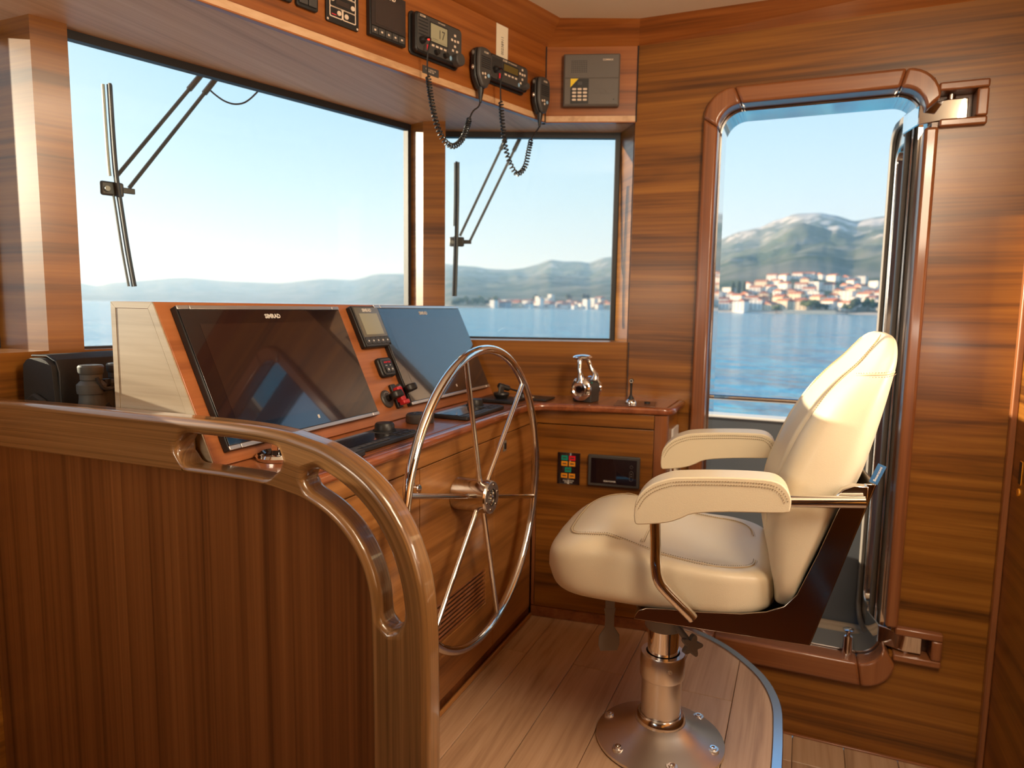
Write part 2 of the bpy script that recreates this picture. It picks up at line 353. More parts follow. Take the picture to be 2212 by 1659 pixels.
hpanel('wall_overhead_center', (.1, 1.425), (.9, 1.425), ZH-.004, 2.118); hpanel('wall_overhead_port', (-1.492, .938), (.1, 1.425), ZH-.004, 2.118); hpanel('wall_overhead_port_corner', (-1.6, .618), (-1.492, .938), ZH-.004, 2.118)
for i_, (x_, y_) in enumerate(((2.4895, .9375), (2.5975, .6185))): st('trim_%d' % (5+i_), G().box(x_-.0035, x_+.0015, y_-.0015, y_+.0015, ZH-.003, 2.106), 'gasket', smooth=False)
st('trim_7', G().box(2.5975, 2.6005, .617, .6195, .81, ZS), 'gasket', smooth=False)
cin = [(.87, 1.335), (2.42, .862), (2.525, .60), (2.545, -.60)]
cout = [(.90, 1.428), (2.4915, .938), (2.6, .618), (2.6, -.63)]
mcor = {}
for i in range(3):
    g = G(); a, b, c, d = cout[i], cout[i+1], cin[i+1], cin[i]
    v = [g.bm.verts.new(p) for p in ((*a, 2.106), (*b, 2.106), (*c, ZC), (*d, ZC), (*a, ZC+.01), (*b, ZC+.01))]
    for f in ((0, 1, 2, 3), (0, 4, 5, 1), (4, 3, 2, 5), (0, 3, 4), (1, 5, 2)): g.face([v[k] for k in f])
    u = Vector((b[0]-a[0], b[1]-a[1], 0)).normalized()
    fr = frame((0, 0, 0), u, (-u.y, u.x, 0)); g.mat(fr.inverted()); st('cornice_%d' % (i+1), g, 'wood_header', mw=fr, smooth=False)
ce = HL + [(2.6, -.63)]; ce = [(.9, 1.43), (2.5, .95), (2.61, .62), (2.61, -.64)]
st('ceiling', G().prism(ce + mir(ce), ZC, ZC+.03, 'z'), 'ceiling', smooth=False)
st('roof', G().prism([(2.7, -.8), (2.7, .6), (2.62, 1.5), (2.4, 1.7), (1.22, 2.1)] + mir([(2.7, -.8), (2.7, .6), (2.62, 1.5), (2.4, 1.7), (1.22, 2.1)]), ZC+.04, ZC+.1, 'z'), 'whitepaint', smooth=False)
# port side and aft bulkheads close the room outside the frame
st('wall_left', G().box(-1.65, -1.6, -.63, .622, ZL, ZC), 'wood_y', smooth=False)
st('wall_back', G().prism([(-1.65, ZL), (2.70, ZL), (2.70, ZC), (-1.65, ZC)], -.68, -.63, 'y'), 'wood_x', smooth=False)
st('trim_2', G().box(2.572, 2.6, -.63, -.612, ZL, ZC), 'wood_frame', bev=.004)
# windows: pane and black rubber surround
def window(n, fr, x0, x1, z0, z1, gw=.016, top=.02):
    w = thing('window_%d' % n, kind='structure', mw=fr)
    obj('pane', G().box(x0, x1, 0, .008, z0, z1), 'glass', w, smooth=False)
    g = G().prism([(x0-.004, z0-.02), (x1+.004, z0-.02), (x1+.004, z1+.01), (x0-.004, z1+.01)], -.010, .016, 'y', [[(x0+gw*.35, z0+.004), (x1-gw, z0+.004), (x1-gw, z1-top), (x0+gw*.35, z1-top)]])
    obj('window_frame', g, 'gasket', w, smooth=False); return w
F1 = frame((1.233, 1.797, 0), (.955, -.297, 0), (.297, .955, 0)); F2 = frame((2.494, 1.379, 0), (.364, -.931, 0), (.931, .364, 0))
window(1, F1, 0, 1.178, ZS+.002, ZH-.002)
window(2, F2, 0, .7065, ZS+.002, ZH-.002, .014, .02)
window(3, frame((-.15, 1.985, 0), (1, 0, 0), (0, 1, 0)), 0, 1.3, ZS+.002, ZH-.002)
window(4, frame((1-2.358, 1.446, 0), (.955, .297, 0), (-.297, .955, 0)), 0, 1.178, ZS+.002, ZH-.002)
window(5, frame((1-2.751, .721, 0), (.364, .931, 0), (-.931, .364, 0)), 0, .7065, ZS+.002, ZH-.002)
# the platform the helm stands on, boarded in oak, with a bright edge strip along its curved side
pin = [(1.03, .02), (1.748, .015), (2.053, .028), (2.173, .067), (2.267, .13), (2.338, .197), (2.416, .309), (2.44, .43), (2.44, .888), (1.03, .888)]
pinc = [tuple(p) for p in catmull([(1.60, .016, 0), (1.748, .015, 0), (1.92, .0175, 0), (2.053, .028, 0), (2.173, .067, 0), (2.267, .13, 0), (2.338, .197, 0), (2.39, .27, 0), (2.425, .35, 0), (2.44, .43, 0)], 6)]
pinc = [(1.03, .018)] + [(p[0], p[1]) for p in pinc]
def offs(pl, d):
    out = []
    for i, p in enumerate(pl):
        a, b = pl[max(i-1, 0)], pl[min(i+1, len(pl)-1)]; v = Vector((b[0]-a[0], b[1]-a[1])).normalized(); out.append((p[0]+v.y*d, p[1]-v.x*d))
    return out
pout = offs(pinc, .027)
fl = thing('floor', kind='structure')
outer_plan = pinc + [(2.44, .90), (1.03, .90)]
obj('platform_base', G().prism(offs(pinc, .004) + [(2.444, .90), (1.03, .90)], ZL, -.013, 'z'), 'wood_dark', fl, smooth=False)
def clip(poly, clipper):
    out = poly
    for i in range(len(clipper)):
        a, b = Vector(clipper[i]), Vector(clipper[(i+1) % len(clipper)]); res = []
        inside = lambda p: (b.x-a.x)*(p[1]-a.y)-(b.y-a.y)*(p[0]-a.x) >= -1e-9
        for j in range(len(out)):
            p, q = out[j-1], out[j]; ip, iq = inside(p), inside(q)
            if ip != iq:
                d1 = (b.x-a.x)*(p[1]-a.y)-(b.y-a.y)*(p[0]-a.x); d2 = (b.x-a.x)*(q[1]-a.y)-(b.y-a.y)*(q[0]-a.x); t = d1/(d1-d2); res.append((p[0]+(q[0]-p[0])*t, p[1]+(q[1]-p[1])*t))
            if iq: res.append(q)
        out = res
        if len(out) < 3: return []
    return out
def plank(poly, z0, z1, parent, mat='oak', name='plank', bev=.0012):
    cx = sum(p[0] for p in poly)/len(poly); cy = sum(p[1] for p in poly)/len(poly)
    o = obj(name, G().prism([(p[0]-cx, p[1]-cy) for p in poly], z0, z1, 'z'), mat, parent, bev=bev, seg=1, smooth=False, mw=Matrix.Translation((cx, cy, 0))); return o
gp = .0009
rows = [.888, .7925, .63, .464, .30, .134, -.03]
joints = [[2.027], [1.25], [2.025], [1.45], [2.018], [1.30]]
for i in range(6):
    xs = [1.03] + joints[i] + [2.46]
    for a, b in zip(xs, xs[1:]):
        pl = clip([(a+gp, rows[i+1]+gp), (b-gp, rows[i+1]+gp), (b-gp, rows[i]-gp), (a+gp, rows[i]-gp)], [(p[0], p[1]) for p in outer_plan])
        if pl: plank(pl, -.013, 0, fl)
g = G()
g.prism(pinc + pout[::-1], -.035, .004, 'z'); obj('edge_strip', g, 'strip', fl, bev=.002)
for k in range(4):
    y1 = -.045-.17*k
    for a, b in ((.35, 1.35+.3*(k % 2)), (1.35+.3*(k % 2), 2.435 if k == 0 else 2.6)):
        plank([(a+gp, max(y1-.17, -.63)+gp), (b-gp, max(y1-.17, -.63)+gp), (b-gp, y1-gp), (a+gp, y1-gp)], ZL-.013, ZL, fl)
plank([(2.435+gp, -.215+gp), (2.6, -.215+gp), (2.6, -.045-gp), (2.435+gp, -.045-gp)], ZL-.013, ZL, fl)
for a, b in ((1.9, 2.432), (2.432, 2.6)): plank([(a+gp, -.045+gp), (b-gp, -.045+gp), (b-gp, .2), (a+gp, .2)], ZL-.013, ZL, fl)
obj('subfloor', G().box(-1.6, 2.6, -.63, 1.98, ZL-.05, ZL-.0135), 'wood_dark', fl, smooth=False)
for o in (bpy.data.objects['floor'],): o['kind'] = 'structure'
st('baseboard_right', G().box(XW-.012, XW, -.612, .3, ZL, ZL+.0065), 'wood_frame_y', bev=.002)

# ------------------------------------------------------------------ doorway: timber casing, metal liner, open door leaf
dr = thing('door_1', kind='structure')
def rr(y0, y1, z0, z1, r, n=8):   # rounded rectangle as four corner lists in order TR(-y) , TL(+y), BL, BR
    C = []
    for cy, cz, a0 in ((y0+r, z1-r, 90), (y1-r, z1-r, 0), (y1-r, z0+r, 270), (y0+r, z0+r, 180)):
        C.append([(cy+r*math.cos(R(a0+90-90*k/n)), cz+r*math.sin(R(a0+90-90*k/n))) for k in range(n+1)])
    C[0] = [(y0+r+r*math.cos(R(180-90*k/n)), z1-r+r*math.sin(R(180-90*k/n))) for k in range(n+1)]
    C[1] = [(y1-r+r*math.cos(R(90-90*k/n)), z1-r+r*math.sin(R(90-90*k/n))) for k in range(n+1)]
    C[2] = [(y1-r+r*math.cos(R(-90*k/n)), z0+r+r*math.sin(R(-90*k/n))) for k in range(n+1)]
    C[3] = [(y0+r+r*math.cos(R(-90-90*k/n)), z0+r+r*math.sin(R(-90-90*k/n))) for k in range(n+1)]
    return C
CO, CI = rr(-.352, .372, -.155, 1.922, .10), rr(-.312, .322, -.072, 1.862, .075)
def ringpiece(nm, po, pi, x0, x1, mat, bev=.010):
    g = G(); n = len(po); V = [[g.bm.verts.new((x, *p)) for x in (x0, x1) for p in (po[i], pi[i])] for i in range(n)]
    for i in range(n-1):
        a, b = V[i], V[i+1]
        for p, q in ((0, 1), (1, 3), (3, 2), (2, 0)): g.face((a[p], b[p], b[q], a[q]))
    g.face([V[0][k] for k in (0, 1, 3, 2)]); g.face([V[-1][k] for k in (0, 2, 3, 1)])
    return obj(nm, g, mat, dr, bev=bev, seg=3, ang=50)
x0, x1 = 2.572, 2.655
def cas(po, pi, mat): return ringpiece('casing', po, pi, x0, x1, mat)
cas(CO[0], CI[0], 'wood_frame'); cas(CO[1], CI[1], 'wood_frame'); cas(CO[2], CI[2], 'wood_frame'); cas(CO[3], CI[3], 'wood_frame')
cas([CO[0][-1], CO[1][0]], [CI[0][-1], CI[1][0]], 'wood_frame_y'); cas([CO[1][-1], CO[2][0]], [CI[1][-1], CI[2][0]], 'wood_frame'); cas([CO[2][-1], CO[3][0]], [CI[2][-1], CI[3][0]], 'wood_frame_y')
cas([(-.352, .076), (-.352, 1.734)], [(-.312, .076), (-.312, 1.734)], 'wood_frame')
def cbox(y0, y1, z0, z1, mat, xx=(2.578, 2.65)): obj('casing', G().box(*xx, y0, y1, z0, z1), mat, dr, bev=.006, seg=3)
cbox(-.48, -.345, 1.842, 1.868, 'wood_frame_y'); cbox(-.48, -.448, 1.7575, 1.8415, 'wood_frame'); cbox(-.48, -.3525, 1.732, 1.757, 'wood_frame_y')
cbox(-.487, -.345, .052, .078, 'wood_frame_y'); cbox(-.487, -.455, -.0175, .0515, 'wood_frame'); cbox(-.487, -.345, -.042, -.018, 'wood_frame_y')
LI, LI2 = rr(-.306, .316, -.066, 1.855, .075, 10), rr(-.318, .328, -.078, 1.867, .08, 10)
lo, li = sum(LI2, []), sum(LI, []); lo.append(lo[0]); li.append(li[0])
g = G(); n = len(lo)
for i in range(n-1):
    if i == n-2 and False: pass
    for (x_a, x_b) in ((2.656, 2.80),):
        a = [g.bm.verts.new(p) for p in ((x_a, *li[i]), (x_b, *li[i]), (x_b, *lo[i]), (x_a, *lo[i]))]; b = [g.bm.verts.new(p) for p in ((x_a, *li[i+1]), (x_b, *li[i+1]), (x_b, *lo[i+1]), (x_a, *lo[i+1]))]
        zc_ = .5*(li[i][1]+li[i+1][1]); 
        for k in range(4): g.face((a[k], a[(k+1) % 4], b[(k+1) % 4], b[k]))
obj('metal_liner', g, 'chrome', dr)
lf = obj('door_leaf', G().prism(rrect(0, .25, -.10, 1.85, .085, 8), 0, .036, 'y', [rrect(.055, .20, .0, 1.75, .05, 6)]), 'steel', dr, bev=.008, seg=3, mw=frame((2.80, -.338, 0), (.99, .12, 0), (-.12, .99, 0)))
obj('leaf_glass', G().box(.05, .205, .014, .020, -.005, 1.755), 'gloss', lf, smooth=False)
obj('leaf_seal', G().prism(rrect(.006, .244, -.094, 1.844, .08, 8), .036, .052, 'y', [rrect(.03, .22, -.07, 1.82, .06, 8)]), 'softgrey', lf, bev=.004)
for z in (1.775, .0):
    hg = obj('hinge', G().prism([(2.60, -.43), (2.60, -.375), (2.640, -.300), (2.76, -.270), (2.80, -.278), (2.80, -.33), (2.70, -.36), (2.66, -.43)], z-.018 if z > 1 else z-.012, z+.045 if z > 1 else z+.052, 'z'), 'chrome', dr, bev=.003)
    obj('hinge_pin', G().cyl((2.618, -.385, z-.02), (2.618, -.385, z+.062), .012), 'steel', hg)
    obj('hinge_pocket', G().box(2.652, 2.656, -.46, -.33, z-.05, z+.09), 'wood_dark', dr, smooth=False)
# ------------------------------------------------------------------ helm console, worktop, instrument housing, side cabinet
def pbox(nm, par, mat, x0, x1, y0, y1, z0, z1, bev=.0012, **k): return obj(nm, G().box(x0, x1, y0, y1, z0, z1), mat, par, bev=bev, **k)
YF = .888
con = thing('helm_console', 'walnut helm console front with slatted vent, behind the steering wheel', 'cabinet', (1.035, YF, 0))
def cb(nm, mat, x0, x1, y0, y1, z0, z1, par=con, **k): return pbox(nm, par, mat, x0-1.035, x1-1.035, y0-YF, y1-YF, z0, z1, **k)
cb('carcass', 'wood_console', 1.037, 2.30, YF+.017, 1.36, .001, .783)
cb('plinth', 'wood_dark', 1.037, 2.2995, YF+.006, YF+.017, .001, .036, label='dark plinth strip')
cb('fascia', 'wood_console', 1.037, 2.288, YF, YF+.017, .7345, .783)
cb('door', 'wood_console', 1.037, 1.4935, YF, YF+.017, .038, .7315)
vd = obj('door', G().prism([(1.4965-1.035, .038), (1.9585-1.035, .038), (1.9585-1.035, .7315), (1.4965-1.035, .7315)], 0, .017, 'y', [[(.523, .207), (.868, .207), (.868, .327), (.523, .327)]]), 'wood_console', con, bev=.0012, label='middle door with a slatted vent')
for k in range(9):
    z = .2135+k*.0134
    obj('slat', G().obox((.6955, .0075, z), Vector((.1735, 0, 0)), Vector((0, .0050, -.0022)), Vector((0, .0010, .0028))), 'wood_frame_y', vd, smooth=False)
obj('vent_shade_sheet', G().box(.5235, .8675, .0158, .0165, .2075, .3265), 'gasket', vd, smooth=False)  # black sheet put in for the shade behind the slats
cb('door', 'wood_console', 1.9615, 2.288, YF, YF+.017, .038, .7315)
lt = cb('latch', 'softgrey', 2.024, 2.050, YF-.002, YF, .676, .712, bev=.001); obj('latch_pull', G().box(.996, 1.006, -.006, -.002, .684, .704), 'blackp', lt, bev=.001)
lk = obj('latch', G().cyl((1.447-1.035, 0, .694), (1.447-1.035, -.006, .694), .016), 'chrome', con, label='chrome push latch'); obj('latch_knob', G().cyl((.412, -.006, .694), (.412, -.028, .694), .010, .012), 'chrome', lk, bev=.002)
obj('bead', G().cyl((.002, -.006, .0075), (1.255, -.006, .0075), .0072, seg=8), 'wood_console', con)
# worktop
wt = thing('worktop', 'glossy L-shaped wooden worktop with rounded solid edge', 'worktop', (1.035, .872, .81))
fr = [(1.037, .872)] + [(x, .872) for x in (1.4, 1.8)] + [(p[0], p[1]) for p in catmull([(2.14, .872, 0), (2.205, .868, 0), (2.243, .846, 0), (2.264, .80, 0), (2.275, .75, 0)], 6)] + [(2.31, .62), (2.338, .47)] + [(p[0], p[1]) for p in catmull([(2.3415, .45, 0), (2.348, .421, 0), (2.366, .402, 0), (2.392, .395, 0), (2.43, .3945, 0)], 5)] + [(2.599, .394)]
bk = [(2.599, .617), (2.327, 1.366), (1.16, 1.776), (1.037, 1.776)]
loc = lambda pl: [(p[0]-1.035, p[1]-.872) for p in pl]
obj('panel', G().prism(loc([(p[0], p[1]) for p in offs(fr, -.03)][:-1] + [(2.599, .424)] + bk), -.025, -.0004, 'z'), 'wood_top', wt, smooth=False)
fi = offs(fr, -.03)
g = G(); V = []
for p, q in zip(loc(fr), loc(fi)): V.append([g.bm.verts.new((*a, z)) for a, z in ((p, -.025), (q, -.025), (q, 0), (p, 0))])
for a, b in zip(V, V[1:]):
    for k in range(4): g.face((a[k], b[k], b[(k+1) % 4], a[(k+1) % 4]))
g.face(V[0]); g.face(V[-1][::-1])
obj('edge_band', g, 'wood_edge', wt, bev=.009, seg=4, ang=60)
# instrument housing
DT = R(65.0); DY, DZ = 1.10, .81; DE = Vector((0, math.cos(DT), math.sin(DT))); DN = Vector((0, math.sin(DT), -math.cos(DT)))
dh = thing('instrument_housing', 'raked wooden instrument housing holding two big black screens', 'dashboard', (1.035, DY, DZ))
ytop = DY+DE.y*(.339/DE.z)
prof = [(0, .0005), (ytop-DY, .339), (1.385-DY, .339), (1.385-DY, .0005)]
XR0, XR1 = 2.408-1.035, 2.362-1.035
g = G(); a = [g.bm.verts.new((0, *p)) for p in prof]; b = [g.bm.verts.new((x, *p)) for x, p in zip((XR0, XR1, XR1, XR0), prof)]
g.face(a); g.face(b[::-1])
for i in range(4): g.face((a[i], a[(i+1) % 4], b[(i+1) % 4], b[i]))
obj('body', g, 'wood_dash', dh, bev=.0025)
pi_ = [(.020, .0), (ytop-DY+.013, .326), (1.385-DY-.014, .326), (1.385-DY-.014, .0)]
sp_ = obj('side_panel', G().prism([(.0255, .0008), (ytop-DY+.0145, .324), (1.385-DY-.0155, .324), (1.385-DY-.0155, .0008)], -.0022, 0, 'x'), 'wood_side', dh, label='salt-stained side panel with sun sheen painted into its colour')
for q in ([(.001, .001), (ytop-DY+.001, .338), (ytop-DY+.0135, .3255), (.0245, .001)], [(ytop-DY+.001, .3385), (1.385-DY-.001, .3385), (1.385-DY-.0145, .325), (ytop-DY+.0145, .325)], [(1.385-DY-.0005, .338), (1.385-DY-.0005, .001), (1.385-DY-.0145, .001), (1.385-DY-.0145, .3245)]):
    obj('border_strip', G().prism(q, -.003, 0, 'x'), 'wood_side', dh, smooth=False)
# side cabinet
CAB = frame((2.29, .888, 0), (.129, -.9917, 0), (.9917, .129, 0))
sc = thing('side_cabinet', 'walnut side cabinet below the throttle, with rounded corner post', 'cabinet', CAB)
CI_ = CAB.inverted(); c2 = lambda x, y: (lambda v: (v.x, v.y))(CI_ @ Vector((x, y, 0)))
obj('carcass', G().prism([c2(2.313, .888), c2(2.362, .435), c2(2.40, .4225), c2(2.598, .4225), c2(2.598, .60), c2(2.46, .88)], .001, .783, 'z'), 'wood_y', sc, smooth=False)
FW = .432
obj('fascia', G().box(.004, FW, 0, .016, .7345, .783), 'wood_x', sc, bev=.001)
obj('door', G().box(.018, FW, 0, .016, .0445, .731), 'wood_x', sc, bev=.0012)
obj('stile', G().box(.004, .0165, .001, .016, .0445, .731), 'wood_frame', sc, bev=.001)
obj('plinth', G().box(.004, .47, .004, .02, .001, .042), 'wood_frame_y', sc, bev=.001, label='dark red plinth')
pv = [(FW+.002, .0), (FW+.018, .0)] + [(FW+.018+.03*math.sin(R(a)), .03-.03*math.cos(R(a))) for a in range(15, 91, 15)] + [(FW+.048, .06), (FW+.002, .06)]
obj('corner_post', G().prism(pv, .001, .783, 'z'), 'wood_frame', sc, ang=30, label='rounded corner post')
swp = thing('switch_plate', 'white switch plate on the aft end of the side cabinet', 'switch', frame((2.53, .4225, .62), (1, 0, 0), (0, 1, 0)))
slab('plate', 'whitepaint', swp, -.058, .058, -.10, .10, -.008, 0, .006, .002)
slab('rocker', 'whitepaint', swp, -.028, .028, .01, .07, -.012, -.0085, .004, .002); slab('rocker', 'whitepaint', swp, -.028, .028, -.07, -.01, -.012, -.0085, .004, .002)

# ------------------------------------------------------------------ partition with the pierced handrail
XP = .97
pt = thing('stair_partition', 'curved walnut partition with a thick pierced handrail in the foreground', 'partition', (XP, .62, ZL))
Oc = [(1.779, .914), (1.65, .918), (1.445, .921), (1.234, .922), (1.10, .9225), (.98, .9225), (.90, .919), (.833, .911), (.772, .896), (.713, .869), (.665, .834), (.628, .793), (.601, .748), (.583, .702), (.572, .655), (.566, .60), (.5635, .526), (.562, .348), (.562, .10), (.562, ZL)]
Ic = [(1.779, .810), (1.65, .811), (1.445, .813), (1.234, .8145), (1.10, .815), (1.0, .8155), (.93, .8145), (.875, .808), (.822, .797), (.777, .778), (.741, .752), (.714, .722), (.695, .69), (.684, .66), (.678, .63), (.6755, .58), (.674, .52), (.6725, .348), (.6725, .10), (.6725, ZL)]
oc = catmull([(0, *p) for p in Oc], 10); ic = catmull([(0, *p) for p in Ic], 10)
n = len(oc); s = [0]
for i in range(1, n): s.append(s[-1]+((oc[i]-oc[i-1]).length+(ic[i]-ic[i-1]).length)/2)
def sat(y=None, z=None, c=oc):   # arc length where the outer edge passes a given y (or z)
    best = min(range(n), key=lambda i: abs((c[i].y-y) if y is not None else (c[i].z-z))); return s[best]
h1 = (sat(y=1.131, c=ic), sat(y=.842, c=oc)-.012); h2 = (sat(y=.79, c=oc)+.0, sat(z=.604, c=oc)+.012)
def lim(si):   # hole edges as fractions from the outer edge to the inner edge
    for a, b, fo, fi in ((h1[0], h1[1], .285, .90), (h2[0], h2[1], .42, .845)):
        if a-2e-5 <= si <= b+2e-5:
            L = b-a; u = min(1, max(0, (si-a)/L)); er = .030/L
            k = 1.0; u = max(.065*er, min(1-.065*er, u))
            if u < er: k = math.sqrt(max(0, 1-(1-u/er)**2))
            if u > 1-er: k = math.sqrt(max(0, 1-(1-(1-u)/er)**2))
            m = (fo+fi)/2; return m+(fo-m)*k, m+(fi-m)*k, True
    return None, None, False
ss = [s[-1]*i/150 for i in range(151)]
ss = [x for x in ss if not any(a-.032 < x < a or b < x < b+.032 or a < x < a+.031 or b-.031 < x < b for a, b in (h1, h2))]
for a, b in (h1, h2):
    for t in (0, .004, .010, .018, .030): ss += [a+t, b-t]
ss = sorted(set(round(x, 5) for x in ss))
def at(c, si):
    for i in range(1, n):
        if s[i] >= si-1e-9: t = (si-s[i-1])/max(1e-9, s[i]-s[i-1]); return c[i-1].lerp(c[i], min(1, max(0, t)))
    return c[-1]
ends = []
for a, b, fo, fi in ((h1[0], h1[1], .285, .90), (h2[0], h2[1], .42, .845)):
    ends += [(a, lim(a)[:2]), (b, lim(b)[:2])]
ends = [(ends[0][0]-.12, (.45, .72))] + ends + [(ends[-1][0]+.1, (.45, .72))]
def lim2(si):
    fa, fb, h_ = lim(si)
    if h_: return fa, fb, True
    if si <= ends[0][0]: return (*ends[0][1], False)
    if si >= ends[-1][0]: return (*ends[-1][1], False)
    for (s0, f0), (s1, f1) in zip(ends, ends[1:]):
        if s0 <= si <= s1: w = (si-s0)/(s1-s0); return f0[0]+(f1[0]-f0[0])*w, f0[1]+(f1[1]-f0[1])*w, False
TH = .056
g = G(); bm = g.bm; uvl = bm.loops.layers.uv.new('UVMap'); cols = []
for si in ss:
    o_, i_ = at(oc, si), at(ic, si); fa, fb, _h = lim2(si); W = (o_-i_).length
    cols.append([[(bm.verts.new(o_.lerp(i_, f)+Vector((x, 0, 0))), si, f*W+x*.9) for f in (0, fa, fb, 1)] for x in (0, TH)])
hl = [lim((a+b)/2)[2] for a, b in zip(ss, ss[1:])]
def quad(vs):
    f = bm.faces.new([v[0] for v in vs])
    for l, v in zip(f.loops, vs): l[uvl].uv = (v[1], v[2])
wt_ = {}
def mark(a, b, w): wt_[frozenset((a[0], b[0]))] = w
for k, (a, b) in enumerate(zip(cols, cols[1:])):
    second = ss[k] > (h1[1]+h2[0])/2
    for r in (0, 1, 2):
        if r == 1 and hl[k]: continue
        quad([a[0][r], a[0][r+1], b[0][r+1], b[0][r]]); quad([a[1][r], b[1][r], b[1][r+1], a[1][r+1]])
    quad([a[0][0], b[0][0], b[1][0], a[1][0]]); quad([a[0][3], a[1][3], b[1][3], b[0][3]])
    for q in (0, 1):
        mark(a[q][0], b[q][0], .72); mark(a[q][3], b[q][3], .15)
    if hl[k]:
        quad([a[0][1], a[1][1], b[1][1], b[0][1]]); quad([a[0][2], b[0][2], b[1][2], a[1][2]])
        for q in (0, 1): mark(a[q][1], b[q][1], .95 if second else .70); mark(a[q][2], b[q][2], .62 if second else .42)
    for c, cond, d in ((a, hl[k] and not hl[k-1], 1), (b, hl[k] and k+1 < len(hl) and not hl[k+1], 0)):
        if cond:
            quad([c[0][1], c[0][2], c[1][2], c[1][1]] if d else [c[0][1], c[1][1], c[1][2], c[0][2]])
            for q in (0, 1): mark(c[q][1], c[q][2], .7)
for c, d in ((cols[0], 0), (cols[-1], 1)):
    for r in range(3): quad([c[0][r], c[1][r], c[1][r+1], c[0][r+1]][::1 if d else -1])
bmesh.ops.recalc_face_normals(bm, faces=bm.faces)
bw_ = bm.edges.layers.float.new('bevel_weight_edge')
for e in bm.edges:
    e[bw_] = wt_.get(frozenset(e.verts), 0.0)
ro = obj('handrail', g, 'rail', pt, mw=Matrix.Translation((0, -.62, -ZL)), label='varnished handrail with two long grip slots', recalc=False, ang=80)
bv = ro.modifiers.new('bevel', 'BEVEL'); bv.width = .020; bv.segments = 6; bv.limit_method = 'WEIGHT'; bv.use_clamp_overlap = False
pp = [(p.y-.62, p.z-ZL) for p in ic[::2]] + [(1.779-.62, 0)]
obj('panel', G().prism(pp, .0125, .0435, 'x'), 'wood_panel', pt, smooth=False, label='vertical-grained panel')
# ------------------------------------------------------------------ instruments on the raked panel
def dpt(x, e): return Vector((x, DY+DE.y*e, DZ+DE.z*e))
def on_dash(x, e): return frame(dpt(x, e)-DN*.0008, (1, 0, 0), DN)
def big_screen(x0, x1, e0, e1, label):
    w, h = x1-x0, e1-e0; t = thing('display_screen', label, 'screen', on_dash((x0+x1)/2, e0))
    slab('housing', 'blackp', t, -w/2, w/2, 0, h, -.016, 0, 0, .002)
    gl = slab('glass', 'gloss', t, -w/2+.0035, w/2-.0035, .0105, h-.0105, -.0185, -.0162, 0, .0005)
    slab('screen_area', 'lcdoff', gl, -w/2+.045, w/2-.045, .048, h-.045, -.0188, -.01855)
    for z0 in (0, h-.0095):
        for xa, xb in ((-w/2+.001, -w/2+.032), (-w/2+.0335, w/2-.0335), (w/2-.032, w/2-.001)):
            slab('edge_trim', 'alu_trim', t, xa, xb, z0, z0+.0095, -.0195, -.0162, 0, .0012)
    text('lettering', 'SIMRAD', .0155, 'white', t, 0, -.0189, h-.028, bold=.0006)
    slab('power_mark', 'white', t, w/2-.253, w/2-.246, .027, .036, -.0189, -.01855)
    return t
big_screen(1.068, 1.622, .026, .358, 'big black glossy navigation screen nearest the camera, left on the raked panel')
big_screen(1.800, 2.366, .030, .364, 'big black navigation screen behind the steering wheel, right on the raked panel')
t = thing('instrument_display', 'small square instrument display between the two big screens', 'display', on_dash(1.708+.045, .228))
slab('housing', 'blackp', t, -.073, .073, 0, .134, -.016, 0, .006, .002)
slab('face', 'greyp', t, -.066, .066, .003, .131, -.0185, -.0162, .003, .0006)
slab('screen', 'lcdgrey', t, -.062, .062, .033, .128, -.0190, -.0186); slab('screen_area', 'lcdlit', t, -.045, .047, .040, .108, -.0193, -.01905)
text('lettering', 'SIMRAD', .0135, 'white', t, 0, -.0194, .118, bold=.0006)
for k in range(5):
    b = slab('key', 'greyp', t, -.061+k*.0246, -.0375+k*.0246, .009, .031, -.0205, -.0186, .007, .0008); slab('key_mark', 'white', b, -.052+k*.0246, -.046+k*.0246, .017, .022, -.0208, -.0206)
t = thing('thruster_switch', 'black push-button switch with red lettering, above the twin control knobs', 'switch', on_dash(1.752, .163))
slab('housing', 'blackp', t, -.036, .036, -.031, .031, -.014, 0, .012, .004); slab('face', 'greyp', t, -.027, .030, -.026, .026, -.0175, -.0142, .009, .0015)
slab('logo_panel', 'blackp', t, -.019, .026, -.022, .020, -.0182, -.0176, .002)
text('lettering', 'BOW THR', .0075, 'redprint', t, .004, -.0184, .013, bold=.0003)
for x, s_ in ((-.006, 'RUN'), (.015, 'OFF')):
    b = slab('button', 'greyp', t, x-.0085, x+.0085, -.019, -.002, -.0215, -.0183, .002, .001); slab('button_mark', 'white', b, x-.003, x+.003, -.013, -.008, -.0217, -.0216); text('lettering', s_, .0045, 'white', t, x, -.0184, .003)
t = thing('thruster_control', 'pair of black control levers with a red clip, beside the left big screen', 'controller', on_dash(1.752, .072))
